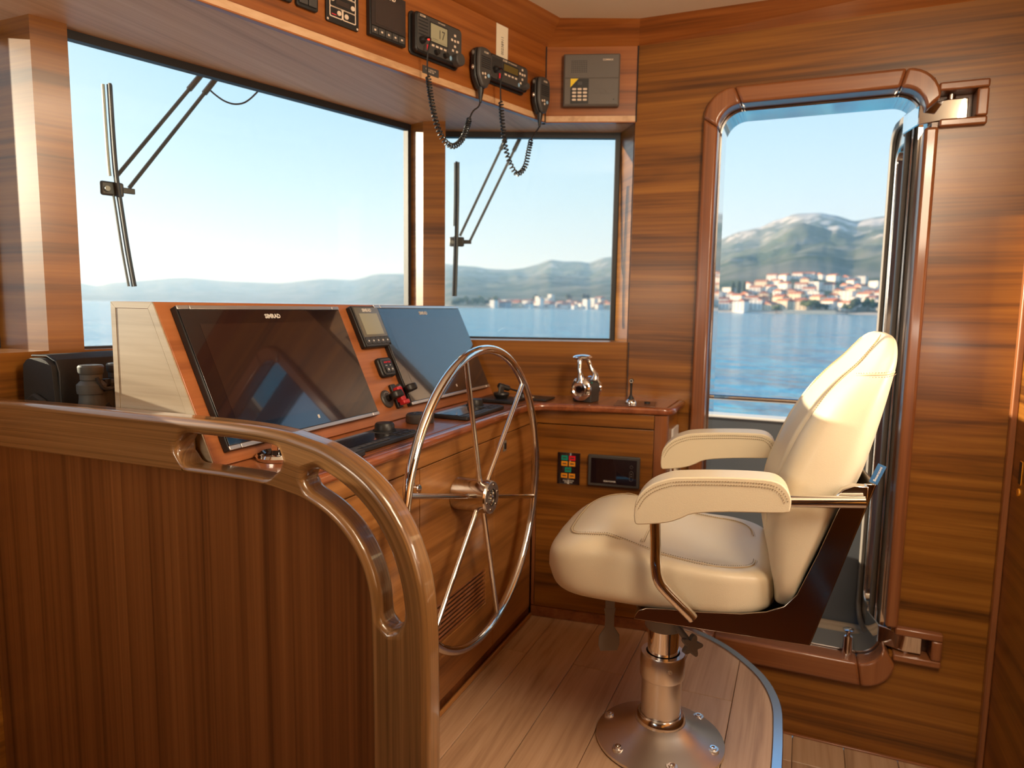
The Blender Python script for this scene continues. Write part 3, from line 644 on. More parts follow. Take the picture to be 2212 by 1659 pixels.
for x, z in ((-.043, -.004), (.043, .008)):
    b = obj('dial', G().lathe([(0, -.006), (.024, -.006), (.0275, -.003), (.028, 0), (0, 0)], (x, 0, z), (0, 1, 0)), 'greyp', t)
    obj('stem', G().lathe([(0, -.016), (.009, -.016), (.011, -.006), (0, -.005)], (x, 0, z), (0, 1, 0)), 'blackp', b)
    for k in range(7):
        a = R(30+20*k); slab('tick', 'white', b, x+.020*math.cos(a)-.001, x+.020*math.cos(a)+.001, z+.020*math.sin(a)-.001, z+.020*math.sin(a)+.001, -.0064, -.0060)
    g = G(); g.prism([(0, -.010), (-.014, -.030), (-.020, -.052), (-.012, -.060), (.012, -.060), (.020, -.052), (.014, -.030)], z-.011, z+.011, 'z'); g.mat(Matrix.Translation((x+.012, 0, 0)) @ Matrix.Translation((0, 0, z)) @ Matrix.Rotation(R(-22), 4, 'Z') @ Matrix.Translation((0, 0, -z)))
    obj('lever', g, 'blackp', t, bev=.006, seg=3)
slab('clip_base', 'blackp', t, -.013, .013, -.040, .036, -.010, 0, .004, .002)
rc = slab('red_clip', 'red', t, -.012, .013, -.026, .022, -.030, -.0102, .005, .003, label='red safety clip'); slab('clip_foot', 'red', rc, -.016, .017, -.036, -.022, -.036, -.018, .004, .003); slab('clip_label', 'blackp', rc, -.008, .008, -.010, .004, -.0306, -.0301)

# ------------------------------------------------------------------ things on the worktop
ZT = .81
def on_top(x, y): return frame((x, y, ZT), (1, 0, 0), (0, 0, -1))
def keypad(x0, x1, y0, y1, label, second):
    w, h = x1-x0, y1-y0; t = thing('control_keypad', label, 'keypad', on_top((x0+x1)/2, y0))
    slab('body', 'blackp', t, -w/2, w/2, 0, h, -.012, -.0005, .006, .003)
    slab('display_glass', 'gloss', t, -w/2+.008, w/2-.092, .030, h-.008, -.0135, -.0122, .003)
    kb = slab('key_panel', 'greyp', t, w/2-.09, w/2-.006, .006, h-.006, -.0135, -.0122, .004, .0005)
    for i in range(3):
        for j in range(2): slab('key', 'blackp', kb, w/2-.085+i*.026, w/2-.063+i*.026, .010+j*.020, .024+j*.020, -.0155, -.0136, .002, .0008)
    kn = obj('knob', G().lathe([(0, 0), (.023, 0), (.026, .003), (.0255, .016), (.022, .021), (0, .0225)], (w/2-.050, -.0137, h*.66), (0, -1, 0)), 'blackp', t); obj('knob_rim', G().lathe([(.027, .0), (.030, 0), (.030, .003), (.027, .003)], (w/2-.050, -.0137, h*.66), (0, -1, 0)), 'gasket', kn)
    for i in range(6): slab('key', 'greyp', t, -w/2+.010+i*.024, -w/2+.031+i*.024, .008, .020, -.0138, -.0122, .002, .0008)
    return t
keypad(1.262, 1.545, .915, 1.035, 'black control keypad with round knob, just beyond the curved handrail', False)
t = thing('control_keypad', 'low black keypad at the worktop edge, half behind the curved handrail', 'keypad', on_top(1.215, .895))
slab('body', 'blackp', t, -.055, .055, 0, .125, -.014, -.0005, .004, .003); slab('face', 'greyp', t, -.051, .051, .004, .121, -.0155, -.0142, .003, .0006); slab('key', 'blackp', t, -.04, -.012, .05, .066, -.0175, -.0156, .002, .0008)
for k in range(3): slab('mark', 'white', t, -.030+k*.012, -.026+k*.012, .085, .090, -.0158, -.0156)
keypad(1.800, 2.075, .907, 1.035, 'glossy black control keypad with round knob, behind the steering wheel spokes', True)
t = thing('autopilot_dial', 'round black dial on the worktop between the two keypads', 'dial', (1.718, 1.02, ZT))
obj('body', G().lathe([(0, .0005), (.040, .0005), (.042, .004), (.041, .022), (.037, .026), (0, .0265)]), 'greyp', t); obj('cap', G().lathe([(0, .027), (.030, .027), (.031, .0255), (0, .0255)]), 'blackp', t)
for k in range(5):
    a = R(40+55*k); obj('button', G().cyl((.018*math.cos(a), .018*math.sin(a), .027), (.018*math.cos(a), .018*math.sin(a), .0285), .0055, seg=12), 'greyp', t)
t = thing('tilt_control', 'black panel with a winged rotary control, in the corner of the worktop', 'controller', on_top(2.255, .925))
slab('body', 'blackp', t, -.075, .045, 0, .13, -.012, -.0005, .006, .003)
kn = obj('knob', G().lathe([(0, 0), (.020, 0), (.026, .008), (.029, .014), (.027, .020), (0, .021)], (-.012, -.0122, .068), (0, -1, 0)), 'blackp', t); obj('wing', G().prism([(-.026, .0), (.014, .0), (.014, .024), (-.020, .024)], -.004, .004, 'z').mat(Matrix.Translation((-.010, 0, .068)) @ Matrix.Scale(-1, 4, (0, 1, 0)) @ Matrix.Translation((0, .031, 0))), 'greyp', kn, bev=.002)
for k in range(3): slab('mark', 'white', t, .005+k*.012, .012+k*.012, .022, .028, -.0124, -.0121)
t = thing('jog_lever', 'slim black lever with cylindrical grip on a flat black plate', 'controller', on_top(2.36, .845))
slab('plate', 'blackp', t, -.052, .048, 0, .135, -.007, -.0005, .004, .002); obj('badge', G().lathe([(0, 0), (.013, 0), (.013, .0006), (0, .0006)], (-.012, -.0071, .075), (0, -1, 0)), 'paper', t)
obj('boot', G().lathe([(0, 0), (.017, 0), (.014, .012), (.007, .018), (0, .018)], (-.020, -.0072, .105), (0, -1, 0)), 'blackp', t)
top_ = Vector((-.105, -.055, .165)); b0 = Vector((-.020, -.024, .105)); m_ = b0.lerp(top_, .55)
obj('stem', G().cyl(b0, m_, .0035, seg=10), 'blackp', t); obj('grip', G().tube([m_, m_.lerp(top_, .08), top_.lerp(m_, .06), top_], [.007, .0105, .0105, .0085], 16), 'blackp', t)
t = thing('compass_control', 'round chrome control seen through the handrail slot', 'controller', (1.167, 1.046, ZT))
obj('base', G().lathe([(0, .0005), (.052, .0005), (.054, .008), (.050, .014), (.043, .016)]), 'chrome', t); obj('dish', G().lathe([(.043, .016), (.036, .010), (0, .009)]), 'gloss', t)
obj('lever', G().box(-.020, .016, -.011, .011, .0095, .040), 'chrome', t, bev=.003); obj('cap', G().box(-.024, .045, -.013, .013, .0403, .050), 'chrome', t, bev=.004)
# throttle with two chrome levers
t = thing('engine_throttle', 'chrome twin-lever engine throttle on the side cabinet', 'throttle', Matrix.Translation((2.395, .722, ZT)) @ Matrix.Rotation(R(-14), 4, 'Z'))
obj('pedestal', G().prism([(-.038, .0005), (.038, .0005), (.038, .032)] + [(.040*math.cos(R(a)), .044+.034*math.sin(R(a))) for a in range(0, 181, 20)] + [(-.038, .032)], -.030, .030, 'x'), 'greyp', t, bev=.003, mw=Matrix.Identity(4))
for s_ in (-1, 1):
    hb = obj('lever_hub', G().lathe([(0, .0), (.040, .0), (.043, .004), (.042, .012), (.034, .020), (.026, .022), (.022, .018), (0, .018)], (s_*.031, 0, .048), (s_, 0, 0)), 'chrome', t)
    obj('hub_badge', G().lathe([(0, .0185), (.013, .0185), (.013, .020), (0, .020)], (s_*.031, 0, .048), (s_, 0, 0), 24), 'gloss', hb)
    y0 = .0 if s_ < 0 else -.012; yt = .006 if s_ < 0 else .012
    pth = catmull([(s_*.040, y0, .075), (s_*.042, y0, .095), (s_*.040, (y0+yt)/2+.004, .118), (s_*.036, yt+.003, .145), (s_*.028, yt+.004, .156)], 5)
    obj('lever', G().tube(pth, [.019-.0105*min(1, i/7) for i in range(len(pth))], 16).mat(Matrix.Identity(4)), 'chrome', t)
    obj('handle', G().ball((s_*.010, yt+.010, .160), .028, .036, .011), 'chrome', t)
obj('pilot_lamp', G().ball((-.012, -.030, .071), .003, seg=8, rings=6), 'green', t)
# joystick on a plate
t = thing('trim_joystick', 'slim black joystick with ball-shaped chrome foot on a dark plate', 'joystick', Matrix.Translation((2.375, .551, ZT)) @ Matrix.Rotation(R(8), 4, 'Z'))
obj('plate', G().box(-.035, .105, -.085, .055, .0004, .003), 'wood_dark', t, bev=.001); obj('plate_edge', G().box(-.037, .107, -.087, .057, .0003, .0016), 'steel', t)
obj('foot', G().lathe([(0, .003), (.021, .003), (.0215, .010), (.019, .017), (.012, .022), (0, .023)]), 'chrome', t); obj('boot', G().lathe([(.012, .022), (.010, .026), (.005, .034), (.004, .036)]), 'gasket', t)
obj('stem', G().tube([(0, 0, .034), (.001, 0, .06), (.002, 0, .078)], [.004, .0035, .0045], 12), 'blackp', t); hd = obj('head', G().tube([(.010, 0, .0865), (-.008, 0, .0865)], .0075, 16), 'blackp', t); obj('button', G().lathe([(.0045, 0), (.006, 0), (.006, .001), (.0045, .001)], (-.008, 0, .0865), (-1, 0, 0), 20), 'white', hd)
obj('knob', G().cyl((.04, -.055, .003), (.04, -.055, .010), .010), 'blackp', t)

# ------------------------------------------------------------------ side cabinet instruments
def on_cab(u, z): return CAB @ Matrix.Translation((u, -.0008, z))
t = thing('steering_alarm_panel', 'black alarm panel with green, red and amber lamps on the side cabinet', 'panel', on_cab(.1365, .574))
slab('plate', 'gloss', t, -.041, .041, -.057, .058, -.0015, 0)
for x, z, mt in ((-.0155, .039, 'green'), (.0125, .039, 'redlens'), (-.0155, .018, 'amber'), (.0125, .018, 'amber'), (-.002, -.004, 'green'), (-.0155, -.026, 'amber'), (.0125, -.026, 'amber')):
    b = slab('lamp_lens', mt, t, x-.0115, x+.0115, z-.0085, z+.0085, -.0028, -.0015, .001); slab('lamp_text', 'ink', b, x-.007, x+.007, z-.002, z+.002, -.0030, -.0028)
text('lettering', 'MULTI DRIVE\nSTEERING', .0068, 'white', t, 0, -.0017, -.0475)
t = thing('bow_monitor', 'black rectangular touch monitor on the side cabinet', 'screen', on_cab(.299, .578))
slab('bezel', 'greyp', t, -.091, .091, -.056, .056, -.012, 0, .004, .003); slab('glass', 'gloss', t, -.080, .080, -.045, .045, -.0132, -.0121)
text('lettering', 'SIDE-POWER', .0075, 'white', t, -.013, -.0134, -.036, bold=.0002)
for r_, z in ((.0055, .021),): obj('touch_key', G().lathe([(r_-.0006, 0), (r_, 0), (r_, .0003), (r_-.0006, .0003)], (.062, -.0132, z), (0, -1, 0), 24), 'softgrey', t)
slab('touch_slider', 'softgrey', t, .0555, .0685, -.029, .006, -.0135, -.0132, .0062, 0, None, [[(p[0], p[1]) for p in rrect(.0562, .0678, -.0283, .0053, .0056)]])
for z in (-.004, -.012): slab('touch_mark', 'softgrey', t, .0605, .0635, z-.0015, z+.0015, -.0135, -.0133)

# ------------------------------------------------------------------ overhead panel instruments
HF = frame((2.4925, .9379, 0), (.9563, -.2924, 0), (.2924, .9563, 0))
def on_head(u, z): return HF @ Matrix.Translation((u, -.0008, z))
for u0, u1, lab in ((-1.135, -1.072, 'black rocker switch on the overhead panel, leftmost, cut by the frame'), (-1.060, -.996, 'black double rocker switch beside the overhead button panel')):
    t = thing('rocker_switch', lab, 'switch', on_head((u0+u1)/2, 1.906)); w = u1-u0
    slab('bezel', 'blackp', t, -w/2, w/2, 0, .085, -.010, 0, .008, .002)
    for a, b in ((-w/2+.006, -.001), (.001, w/2-.006)): slab('rocker', 'greyp', t, a, b, .008, .078, -.015, -.0102, .003, .002)
t = thing('light_control_panel', 'black panel with round beige buttons on the overhead panel', 'panel', on_head(-.916, 1.899))
slab('plate', 'blackp', t, -.053, .053, 0, .135, -.006, 0, .006, .001)
def rim(x0, x1, z0, z1, par=t): return slab('outline', 'keys', par, x0, x1, z0, z1, -.0068, -.006, .004, 0, None, [rrect(x0+.0028, x1-.0028, z0+.0028, z1-.0028, .003)])
rim(-.043, -.001, .014, .042); rim(-.001, .043, .014, .042); rim(-.043, .043, .0395, .075); rim(-.043, .043, .0725, .125)
for x, z in ((-.033, .061), (.033, .055), (-.012, .029), (.012, .027), (-.030, .084), (-.012, .083), (.006, .082), (.026, .081)): obj('button', G().lathe([(0, 0), (.0068, 0), (.0062, .0018), (0, .002)], (x, -.006, z), (0, -1, 0), 18), 'keys', t)
slab('readout', 'lcdoff', t, -.022, .022, .050, .063, -.0066, -.006, .002); slab('red_mark', 'redprint', t, -.036, -.021, .021, .0235, -.0064, -.006)
for x in (-.048, .048): obj('screw', G().lathe([(0, 0), (.0032, 0), (.002, .0012), (0, .0012)], (x, -.006, .006), (0, -1, 0), 12), 'keys', t)
t = thing('instrument_display', 'small square instrument display with dark screen on the overhead panel', 'display', on_head(-.7665, 1.902))
slab('housing', 'blackp', t, -.066, .066, 0, .130, -.016, 0, .003, .002); slab('face', 'gloss', t, -.062, .062, .028, .127, -.018, -.0162); slab('screen_area', 'lcdoff', t, -.048, .048, .034, .108, -.0183, -.01805)
text('lettering', 'SIMRAD', .0145, 'keys', t, 0, -.0184, .1165, bold=.0007)
for k in range(5):
    b = slab('key', 'greyp', t, -.060+k*.0245, -.038+k*.0245, .006, .025, -.0185, -.0162, .003, .0008); slab('key_mark', 'keys', b, -.0525+k*.0245, -.046+k*.0245, .013, .018, -.0188, -.0186)
def radio(u0, u1, z0, z1, label, big):
    w, h = u1-u0, z1-z0; t = thing('marine_radio', label, 'radio', on_head((u0+u1)/2, z0))
    slab('flange', 'blackp', t, -w/2, w/2, 0, h, -.006, 0, .014, .002); slab('body', 'blackp', t, -w/2+.007, w/2-.003, .006, h-.004, -.026, -.0062, .012, .004)
    f = slab('face', 'greyp', t, -w/2+.012, w/2-.006, .011, h-.009, -.0285, -.0262, .010, .001)
    if big:
        for k in range(6): slab('grille_slot', 'gasket', f, -w/2+.017, -w/2+.055, h-.022-k*.0095, h-.0185-k*.0095, -.0289, -.0286, .001)
        sx = (-w/2+.066, w/2-.070)
    else:
        for k in range(10): slab('grille_slot', 'gasket', f, -w/2+.016+k*.0052, -w/2+.0185+k*.0052, .040, h-.016, -.0289, -.0286)
        sx = (-w/2+.075, w/2-.060)
    slab('lcd_bezel', 'gasket', f, sx[0]-.004, sx[1]+.004, .045, h-.020, -.0290, -.0286); slab('lcd', 'lcdlit' if big else 'lcdolive', f, sx[0], sx[1], .049, h-.024, -.0293, -.0291)
    if big: text('lettering', '17', .036, 'ink', t, sx[1]-.024, -.0294, .075, sx=.8); slab('lcd_line', 'ink', f, sx[0]+.006, sx[0]+.030, .0575, .0585, -.0294, -.02935); slab('lcd_line', 'ink', f, sx[0]+.004, sx[1]-.004, .053, .0535, -.0294, -.02935)
    text('lettering', 'ICOM', .0085, 'keys', t, -w/2+.034 if big else sx[0]+.006, -.0288, h-.0145, bold=.0002); text('lettering', 'VHF MARINE' if big else 'VHF TRANSCEIVER', .0055, 'keys', t, sx[0]+.045, -.0288, h-.0145)
    for k in range(4): slab('soft_key', 'keys', f, sx[0]+.004+k*(sx[1]-sx[0])/4.1, sx[0]+.015+k*(sx[1]-sx[0])/4.1, .035, .0405, -.0296, -.0286, .001)
    kx, kz = w/2-.036, h*.60
    for dx, dz in ((0, .018), (-.013, .003), (0, .002), (.013, .003), (0, -.014), (-.009, -.028), (.009, -.028)): slab('key', 'keys', f, kx+dx-.0042, kx+dx+.0042, kz+dz-.0036, kz+dz+.0036, -.0300, -.0286, .001, .0005)
    obj('channel_knob', G().lathe([(0, 0), (.020 if big else .012, 0), (.019 if big else .011, .020), (.016 if big else .009, .023), (0, .0235)], (w/2-.030, -.0287, .020), (0, -1, 0)), 'greyp', t)
    for x in ((sx[0]+.022, sx[0]+.060) if big else ()): obj('small_knob', G().lathe([(0, 0), (.0085, 0), (.0075, .012), (0, .0125)], (x, -.0287, .021), (0, -1, 0), 20), 'blackp', t)
    obj('distress_key', G().ball((w/2-.054, -.029, .021), .005, .002, .007, 10, 8), 'bluekey', t); slab('red_key', 'redled' if big else 'red', t, -w/2+.052, -w/2+.062, .047, .052, -.0300, -.0287, .001); slab('red_cover', 'redprint', t, -w/2+.050, -w/2+.058, .018, .034, -.0292, -.0287)
    obj('jack', G().lathe([(0, 0), (.011, 0), (.010, .010), (.006, .016), (0, .016)], (-w/2+.030, -.0287, .040), (0, -1, 0), 20), 'blackp', t)
    return t
radio(-.679, -.474, 1.896, 2.020, 'larger black marine radio with lit channel 17 display', True)
radio(-.350, -.140, 1.898, 1.993, 'smaller black marine radio with dark display, below the paper label', False)
def handset(u, z, label):
    t = thing('radio_handset', label, 'handset', on_head(u, z))
    slab('hanger', 'blackp', t, -.016, .016, .03, .075, -.010, 0, .004, .002)
    body = [(-.034, .105), (-.026, .122), (0, .128), (.026, .122), (.034, .105), (.036, .070), (.033, .035), (.020, .008), (.010, -.002), (-.010, -.002), (-.020, .008), (-.033, .035), (-.036, .070)]
    bc = [(p.x, p.z) for p in catmull([(a, 0, b) for a, b in body], 4, True)]
    obj('shell_back', G().prism(bc, -.030, -.0105, 'y'), 'blackp', t, bev=.005, seg=3)
    f = obj('shell_front', G().prism([(a*.95, .003+b*.96) for a, b in bc], -.046, -.0302, 'y'), 'greyp', t, bev=.008, seg=3)
    for k in range(6): slab('grille_slot', 'gasket', f, -.020, .024, .060+k*.0065, .063+k*.0065, -.0468, -.0461, .001)
    text('lettering', 'ICOM', .008, 'keys', t, .002, -.0468, .108, bold=.0002)
    for x, zz, mt in ((-.014, .040, 'keys'), (-.002, .042, 'keys'), (-.001, .031, 'keys'), (.014, .039, 'bluekey')): obj('key', G().ball((x, -.0465, zz), .0042 if mt == 'keys' else .006, .002, .0042 if mt == 'keys' else .006, 10, 8), mt, f)
    for zz, mt in ((.105, 'intercom'), (.060, 'alu')): obj('side_button', G().ball((-.035, -.022, zz), .006, .006, .008, 10, 8), mt, t)
    obj('strain_relief', G().lathe([(.012, .004), (.010, -.012), (.0055, -.034), (.0035, -.046), (0, -.046)], (0, -.024, 0), (0, 0, 1), 16), 'blackp', t)
    return t
handset(-.385, 1.862, 'black radio handset hanging beside the larger radio')
handset(-.067, 1.850, 'black radio handset hanging beside the corner of the overhead panel')
def cord(pts, i0, i1, label, rc=.0072, rw=.0026, turns=30):
    """Straight lead, coiled stretch, straight lead; u, depth (towards the room) and height on the overhead panel."""
    P = [Vector((u, -d, z)) for u, d, z in pts]; c = catmull(P, 14); a, b = i0*14, i1*14
    coil = c[a:b+1]; L = [0]
    for p, q in zip(coil, coil[1:]): L.append(L[-1]+(q-p).length)
    path = list(c[:a]); nn = turns*12; yv = Vector((0, 1, 0))
    for k in range(nn+1):
        f = k/nn; f2 = f + .06*math.sin(math.pi*2*f)*-.5; s_ = f2*L[-1]; j = max(1, next((i for i in range(1, len(L)) if L[i] >= s_-1e-9), len(L)-1)); w = (s_-L[j-1])/max(1e-9, L[j]-L[j-1]); p = coil[j-1].lerp(coil[j], w)
        t_ = (coil[j]-coil[j-1]).normalized(); n_ = (yv-t_*yv.dot(t_)).normalized(); b_ = t_.cross(n_); an = 2*math.pi*k/12; r_ = rc*min(1, k/8, (nn-k)/8)
        path.append(p+n_*math.cos(an)*r_+b_*math.sin(an)*r_)
    path += list(c[b+1:])
    o = obj('handset_cord', G().tube(path, rw, 7), 'blackp', None, mw=HF); return tag(o, label, 'cord', 'coiled radio cords')
cord([(-.649, .044, 1.938), (-.648, .066, 1.932), (-.652, .060, 1.900), (-.646, .050, 1.862), (-.643, .050, 1.832), (-.630, .05, 1.766), (-.609, .05, 1.703), (-.579, .05, 1.660), (-.537, .05, 1.647), (-.496, .05, 1.676), (-.473, .05, 1.719), (-.460, .05, 1.753), (-.405, .048, 1.762), (-.392, .035, 1.790), (-.386, .026, 1.816)][:11] + [(-.460, .048, 1.748), (-.440, .044, 1.775), (-.405, .034, 1.798), (-.386, .0245, 1.818)], 4, 11, 'black coiled cord hanging from the larger radio to its handset', turns=38)
cord([(-.320, .044, 1.938), (-.319, .064, 1.930), (-.320, .056, 1.895), (-.314, .05, 1.862), (-.312, .05, 1.836), (-.305, .05, 1.781), (-.289, .05, 1.702), (-.264, .05, 1.646), (-.222, .05, 1.611), (-.178, .05, 1.643), (-.158, .05, 1.702), (-.142, .048, 1.742), (-.115, .042, 1.770), (-.085, .03, 1.790), (-.067, .0245, 1.806)], 4, 11, 'black coiled cord hanging from the smaller radio, before the corner window', turns=36)
t = thing('notice_plate', 'small black engraved plate under the larger radio', 'plate', on_head(-.587, 1.868)); slab('plate', 'greyp', t, -.034, .034, -.0115, .0115, -.0012, 0); text('lettering', 'CALL SIGN 9A\nMMSI 238', .0068, 'keys', t, 0, -.0014, 0)
t = thing('paper_label', 'cream paper label with a dark line of print, above the smaller radio', 'label', on_head(-.2535, 2.043)); slab('paper', 'paper', t, -.030, .030, -.050, .062, -.0008, 0); text('lettering', '00238911', .017, 'ink', t, .002, -.0010, -.004, rot=90, sx=.9)
IF = frame((2.4915, .9395, 0), (2.6012-2.4915, .615-.9395, 0), (.3245, .1097, 0))
t = thing('intercom_unit', 'taupe wall intercom with keypad and yellow corner sticker', 'intercom', IF @ Matrix.Translation((.1685, 0, 1.979)))
slab('body', 'intercom', t, -.103, .103, -.091, .093, -.030, 0, .005, .005); slab('face', 'intercom', t, -.098, .098, -.086, .005, -.032, -.0302, .003, .001); slab('face', 'intercom', t, -.098, .098, .007, .088, -.032, -.0302, .003, .001)
for i in range(9):
    for j in range(7): slab('speaker_hole', 'gasket', t, -.074+i*.0066, -.0705+i*.0066, .026+j*.0064, .0295+j*.0064, -.0323, -.0320)
text('lettering', 'COMMAX', .0085, 'keys', t, .058, -.0322, .070, bold=.0002)
kp = slab('keypad', 'blackp', t, -.076, -.010, -.084, .004, -.0332, -.0321); slab('digit_window', 'greyp', kp, -.050, -.034, -.018, -.006, -.0336, -.0333)
obj('yellow_sticker', G().prism([(-.0765, .004), (-.048, .004), (-.0765, -.026)], -.0338, -.0333, 'y'), 'yellow', kp)
for i in range(3):
    for j in range(4): slab('key', 'keys', kp, -.070+i*.0198, -.055+i*.0198, -.074+j*.0125, -.0665+j*.0125, -.0348, -.0333, .0025, .0008)
for x, w in ((.018, .011), (.042, .011), (.070, .016)): slab('function_key', 'intercom', t, x-w, x+w, -.049, -.029, -.0330, -.0321, .009, 0, None, [rrect(x-w+.0022, x+w-.0022, -.0468, -.0312, .0075)])
obj('mic_hole', G().lathe([(0, 0), (.0025, 0), (.0025, .0003), (0, .0003)], (.082, -.0321, -.069), (0, -1, 0), 12), 'gasket', t)
# ------------------------------------------------------------------ steering wheel
WC = Vector((1.700, .806, .619)); WR = .413
w = thing('ship_helm', 'large polished steel steering wheel with six spokes, in front of the console', 'steering wheel', WC)
obj('rim', G().tube([(WR*math.cos(2*math.pi*k/96), 0, WR*math.sin(2*math.pi*k/96)) for k in range(96)], .0125, 16, closed=True), 'chrome', w)
for k in range(6):
    a = R(45.8+60*k); d = Vector((math.cos(a), 0, math.sin(a))); obj('spoke', G().tube([d*.035+Vector((0, .004, 0)), d*(WR-.008)], .0072, 14), 'chrome', w)
hb = obj('hub', G().lathe([(0, -.0805), (.046, -.0805), (.047, -.078), (.047, .022), (.044, .026), (.024, .026), (.022, .020), (.021, .004), (0, .004)], (0, 0, 0), (0, -1, 0), 48), 'steel', w)
obj('hub_ring', G().lathe([(.0235, .0265), (.045, .0265), (.046, .0275), (.0445, .029), (.024, .029)], (0, 0, 0), (0, -1, 0), 48), 'alu', hb)
for k in range(6):
    a = R(15+60*k); obj('bolt', G().cyl((.035*math.cos(a), -.029, .035*math.sin(a)), (.035*math.cos(a), -.0305, .035*math.sin(a)), .0042, seg=12), 'steel', hb)

# ------------------------------------------------------------------ helm chair (local axes: x towards the doorway, y forward, z up)
ch = thing('helm_chair', 'cream leather helm chair on a steel pedestal with padded armrests', 'chair', Matrix.Translation((1.748, .296, 0)) @ Matrix.Rotation(R(5), 4, 'Z'))
base = obj('pedestal_base', G().lathe([(0, .0005), (.166, .0005), (.169, .004), (.168, .010), (.150, .018), (.115, .033), (.082, .050), (.068, .060), (.063, .062)], seg=64), 'alu', ch)
obj('base_collar', G().lathe([(.0535, .058), (.066, .058), (.0665, .064), (.062, .078), (.0585, .082), (.0535, .082)], seg=48), 'steel', base)
for k in range(6):
    a = R(18+60*k); c = Vector((.142*math.cos(a), .142*math.sin(a), 0))
    bo = obj('screw_seat', G().cyl(c+Vector((0, 0, .012)), c+Vector((0, 0, .0245)), .015, seg=20), 'alu', base, bev=.001); obj('screw', G().lathe([(0, .0246), (.004, .0246), (.005, .0285), (.008, .0285), (.0085, .0247)], c, seg=16), 'chrome', base)
col = obj('pedestal_column', G().lathe([(.0525, .055), (.0525, .180), (.0575, .184), (.0585, .190), (.0585, .246), (.0565, .250), (.044, .250)], seg=48), 'alu', ch)
obj('column_screw', G().lathe([(0, 0), (.006, 0), (.006, .002), (.003, .002), (.003, .0008), (0, .0008)], (-.0538, -.0235, .222), (-.916, -.40, 0), 16), 'steel', col)
obj('inner_post', G().lathe([(.0405, .236), (.0405, .345)], seg=40), 'chrome', ch); obj('post_slot', G().obox((-.036, -.0185, .285), Vector((-.004, -.002, 0))*.3, Vector((.0007, -.0015, 0)), Vector((0, 0, .038))), 'gasket', col)
obj('clamp_block', G().lathe([(.041, .318), (.047, .318), (.0495, .322), (.0495, .375), (.041, .375)], seg=40), 'softgrey', ch, label='grey clamp block'); obj('mount_plate', G().lathe([(0, .372), (.075, .372), (.075, .438), (0, .438)], seg=40), 'softgrey', ch)
kd = Vector((-.55, -.62, -.42)).normalized(); k0 = Vector((-.032, -.036, .337)); k1 = k0+kd*.058
kn = obj('clamp_knob', G().prism([((.0215+.0065*math.cos(5*R(a)))*math.cos(R(a)), (.0215+.0065*math.cos(5*R(a)))*math.sin(R(a))) for a in range(0, 360, 8)], -.009, .009, 'z').mat(Matrix.Translation(k1) @ Vector((-.62, -.35, .15)).to_track_quat('Z', 'Y').to_matrix().to_4x4()), 'softgrey', ch, bev=.004, seg=3, label='grey five-lobed clamp knob')
obj('knob_stem', G().cyl(k0-kd*.01, k1, .0085, seg=14), 'softgrey', kn)
lev = [(.015, .02), (.012, .0), (.012, -.030), (.0265, -.052), (.0275, -.078), (.022, -.094), (-.022, -.094), (-.0275, -.078), (-.0265, -.052), (-.012, -.030), (-.012, .0), (-.015, .02)]
lm = Matrix.Translation((-.10, .128, .372)) @ Matrix.Rotation(R(-66), 4, 'Z')
obj('height_lever', G().prism([(p[0], p[1]) for p in lev], -.002, .002, 'y'), 'softgrey', ch, bev=.0015, mw=lm, label='flat grey adjustment paddle'); obj('lever_stalk', G().box(-.012, .012, -.0015, .0015, .0, .09), 'softgrey', ch, mw=lm, smooth=False)
# polished seat frame: two side plates, a floor plate and a raked back plate
sp = [(.050, .4365), (.048, .444), (.040, .458), (.024, .466), (-.023, .471), (-.10, .476), (-.183, .485), (-.235, .498), (-.270, .516), (-.294, .545), (-.33, .64), (-.363, .740), (-.385, .78), (-.408, .800), (-.429, .800), (-.325, .4365)]
sfr = obj('seat_frame', G().box(-.236, .236, -.325, .050, .4365, .4405), 'steel_dark', ch, smooth=False, label='polished steel seat frame')
for s_ in (-1, 1):
    obj('side_plate', G().prism(sp, s_*.2325, s_*.2365, 'x'), 'steel_dark', sfr, bev=.001)
g = G(); bp = [(-.325, .4365), (-.429, .800)]; g.obox((0, -.377, .618), Vector((.2325, 0, 0)), Vector((0, -.052, .1818)), Vector((0, .0018, .0006))); obj('back_plate', g, 'steel_dark', sfr, smooth=False)
# seat cushion
def sgn(v, e): return math.copysign(abs(v)**e, v)
SE, SV = .33, .40
def seat(u, v):
    th, ph = 2*math.pi*u, math.pi*(v-.5)
    cp, spz = sgn(math.cos(ph), SV), sgn(math.sin(ph), SV)
    X, Y = sgn(math.cos(th), SE)*cp, sgn(math.sin(th), SE)*cp
    x = .236*X; y = (.268 if Y > 0 else .262)*Y + .02*max(0, Y)*(1-X*X)
    f = (y+.28)/.55
    zt = .588 + .012*f; zb = .446 + .045*max(0, .45-f)**1.1
    zt += .030*math.exp(-((y-.12)/.09)**2)*(1-.3*X*X) - .030*max(0, (y-.17)/.12)**2
    zt -= .040*(1-min(1, abs(X))**2.6)*math.exp(-((y+.12)/.16)**2)
    zm, hh = (zt+zb)/2, (zt-zb)/2
    x *= 1 - .10*max(0, (-y-.15)/.12)
    y += -.022*max(0, -spz)*max(0, Y)
    return Vector((x, y, zm+hh*spz))
g = G(); g.grid(seat, 112, 45, cu=True); se = obj('seat_cushion', g, 'leather', ch, ang=180)
